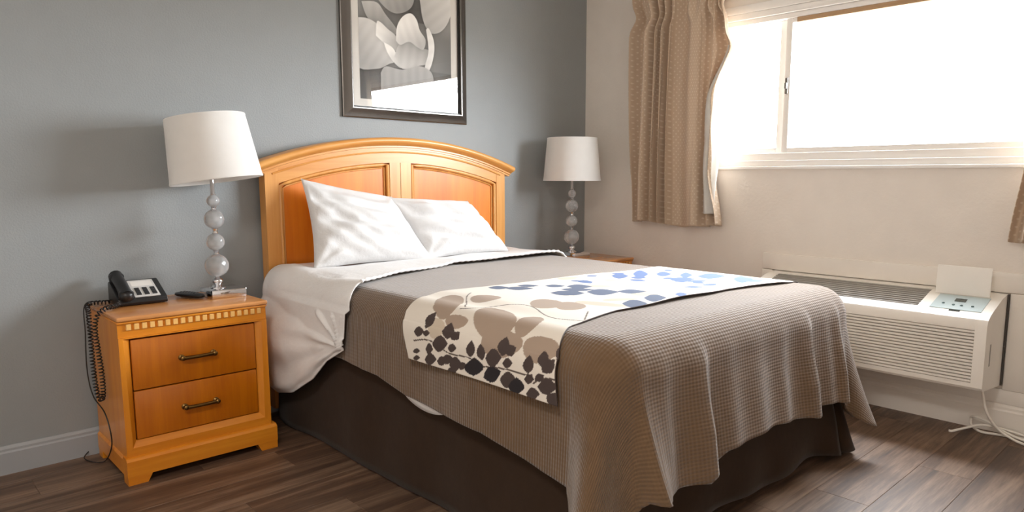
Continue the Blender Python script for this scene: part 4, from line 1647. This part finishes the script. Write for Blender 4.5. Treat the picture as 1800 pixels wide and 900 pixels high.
b.build('outlet_back', M['ac_dark'], body, 0)
nl = 16
pitch = (FZ1 - FZ0) / nl
lou = None
for k in range(nl):
    zc = FZ0 + pitch * (k + .5)
    if lou is None:
        m = MB().prism([(-.2765, zc + .0062), (-.2765, zc + .0024), (-.300, zc - .0056), (-.3025, zc - .0044), (-.3025, zc + .0028), (-.300, zc + .0040)], sec, FY0 + .0005, FY1 - .0005)
        lou = m.build('louver', M['ac'], ac, 20)
        l0, z00 = lou.location.copy(), zc
    else:
        c_ = lou.copy()
        COL.objects.link(c_)
        c_.location = l0 + Vector((0, 0, zc - z00))
ns_ = 9
for k in range(ns_):
    f = (k + .5) / ns_
    x_, z_ = -.070 - .180 * f, .597 - .0495 * f
    MB().prism([(x_ + .003, z_ + .0005), (x_ - .003, z_ - .0012), (x_ - .006, z_ - .016), (x_ - .003, z_ - .016)], sec, GY0 + .0005, GY1 - .0005).build('vane', M['ac_grey'], ac, 20)
for yy in (-1.56, -1.72, -1.88, -2.02):
    MB().prism([(-.072, .590), (-.248, .542), (-.248, .536), (-.072, .584)], sec, yy - .002, yy + .002).build('rib', M['ac_grey'], ac, 20)
# control panel in the sloping top, and its lid standing open
on = lambda x_: float(np.interp(-x_, [.02, .10, .235, .268], [.608, .590, .551, .540]))
b = MB()
b.prism([(-.115, on(-.115) + .0002), (-.115, on(-.115) + .0022), (-.250, on(-.25) + .0028), (-.250, on(-.25) + .0002)], sec, -2.366, -2.176)
cpn = b.build('control_panel', M['panel'], ac, 20)
nrm = Vector((-.29, 0, .957))
for yy, xx in ((-2.215, -.205), (-2.255, -.212), (-2.285, -.212), (-2.325, -.210)):
    MB().lathe((xx, yy, on(xx) + .0024), [(0, 0), (.0055, 0), (.0055, .002), (.004, .003), (0, .003)], 12, nrm).build('button', M['btn'], cpn, 40)
b = MB()
b.prism([(-.150, on(-.15) + .0026), (-.150, on(-.15) + .0040), (-.178, on(-.178) + .0042), (-.178, on(-.178) + .0026)], sec, -2.290, -2.248)
b.build('display', M['display'], cpn, 20)
b = MB()
b.prism([(-.252, on(-.252) + .0004), (-.252, on(-.252) + .003), (-.262, on(-.262) + .003), (-.262, on(-.262) + .0004)], sec, -2.292, -2.252)
b.build('lid_catch', M['display'], ac, 20)
lid = MB().box(-.003, .003, -.103, .103, 0, .122, .0025, 2)
lid.V = [(v[0] + v[2] * .06 + .0 - .108, v[1] - 2.257, v[2] + on(-.108) + .001) for v in lid.V]
lid.build('lid', M['ac'], ac, 30)
# little label slot on the right-hand side of the housing
MB().box(-.235, -.223, AY0 - .0012, AY0 - .0001, .33, .42).build('side_vent', M['ac_grey'], ac, 0)
MB().box(-.030, -.019, -2.4118, -2.4042, .210, .600).build('side_gap', M['ac_dark'], ac, 0)
# white power cord: down from the housing, then looped on the floor
r_ = .0056
paths = [
    [(-.16, -2.370, .232), (-.165, -2.378, .19), (-.150, -2.392, .12), (-.120, -2.415, .065), (-.10, -2.445, .030), (-.11, -2.50, .010), (-.13, -2.57, .006), (-.16, -2.68, .006), (-.12, -2.76, .006),
     (-.07, -2.70, .006), (-.05, -2.58, .010), (-.055, -2.46, .030), (-.085, -2.37, .040), (-.12, -2.315, .022), (-.150, -2.275, .006), (-.158, -2.262, .006)],
    [(-.065, -2.325, .062), (-.075, -2.345, .066), (-.080, -2.385, .058), (-.082, -2.43, .036), (-.090, -2.52, .014), (-.11, -2.62, .016), (-.14, -2.70, .016), (-.17, -2.74, .007)],
    [(-.065, -2.325, .062), (-.050, -2.315, .050), (-.055, -2.32, .02), (-.075, -2.36, .0065), (-.065, -2.42, .0065), (-.045, -2.50, .007), (-.040, -2.60, .018), (-.05, -2.66, .018)],
]
m = MB()
for p_ in paths:
    m.tube(spline(p_, 10), r_, 8)
m.build('power_cord', M['cord'], ac, 60)
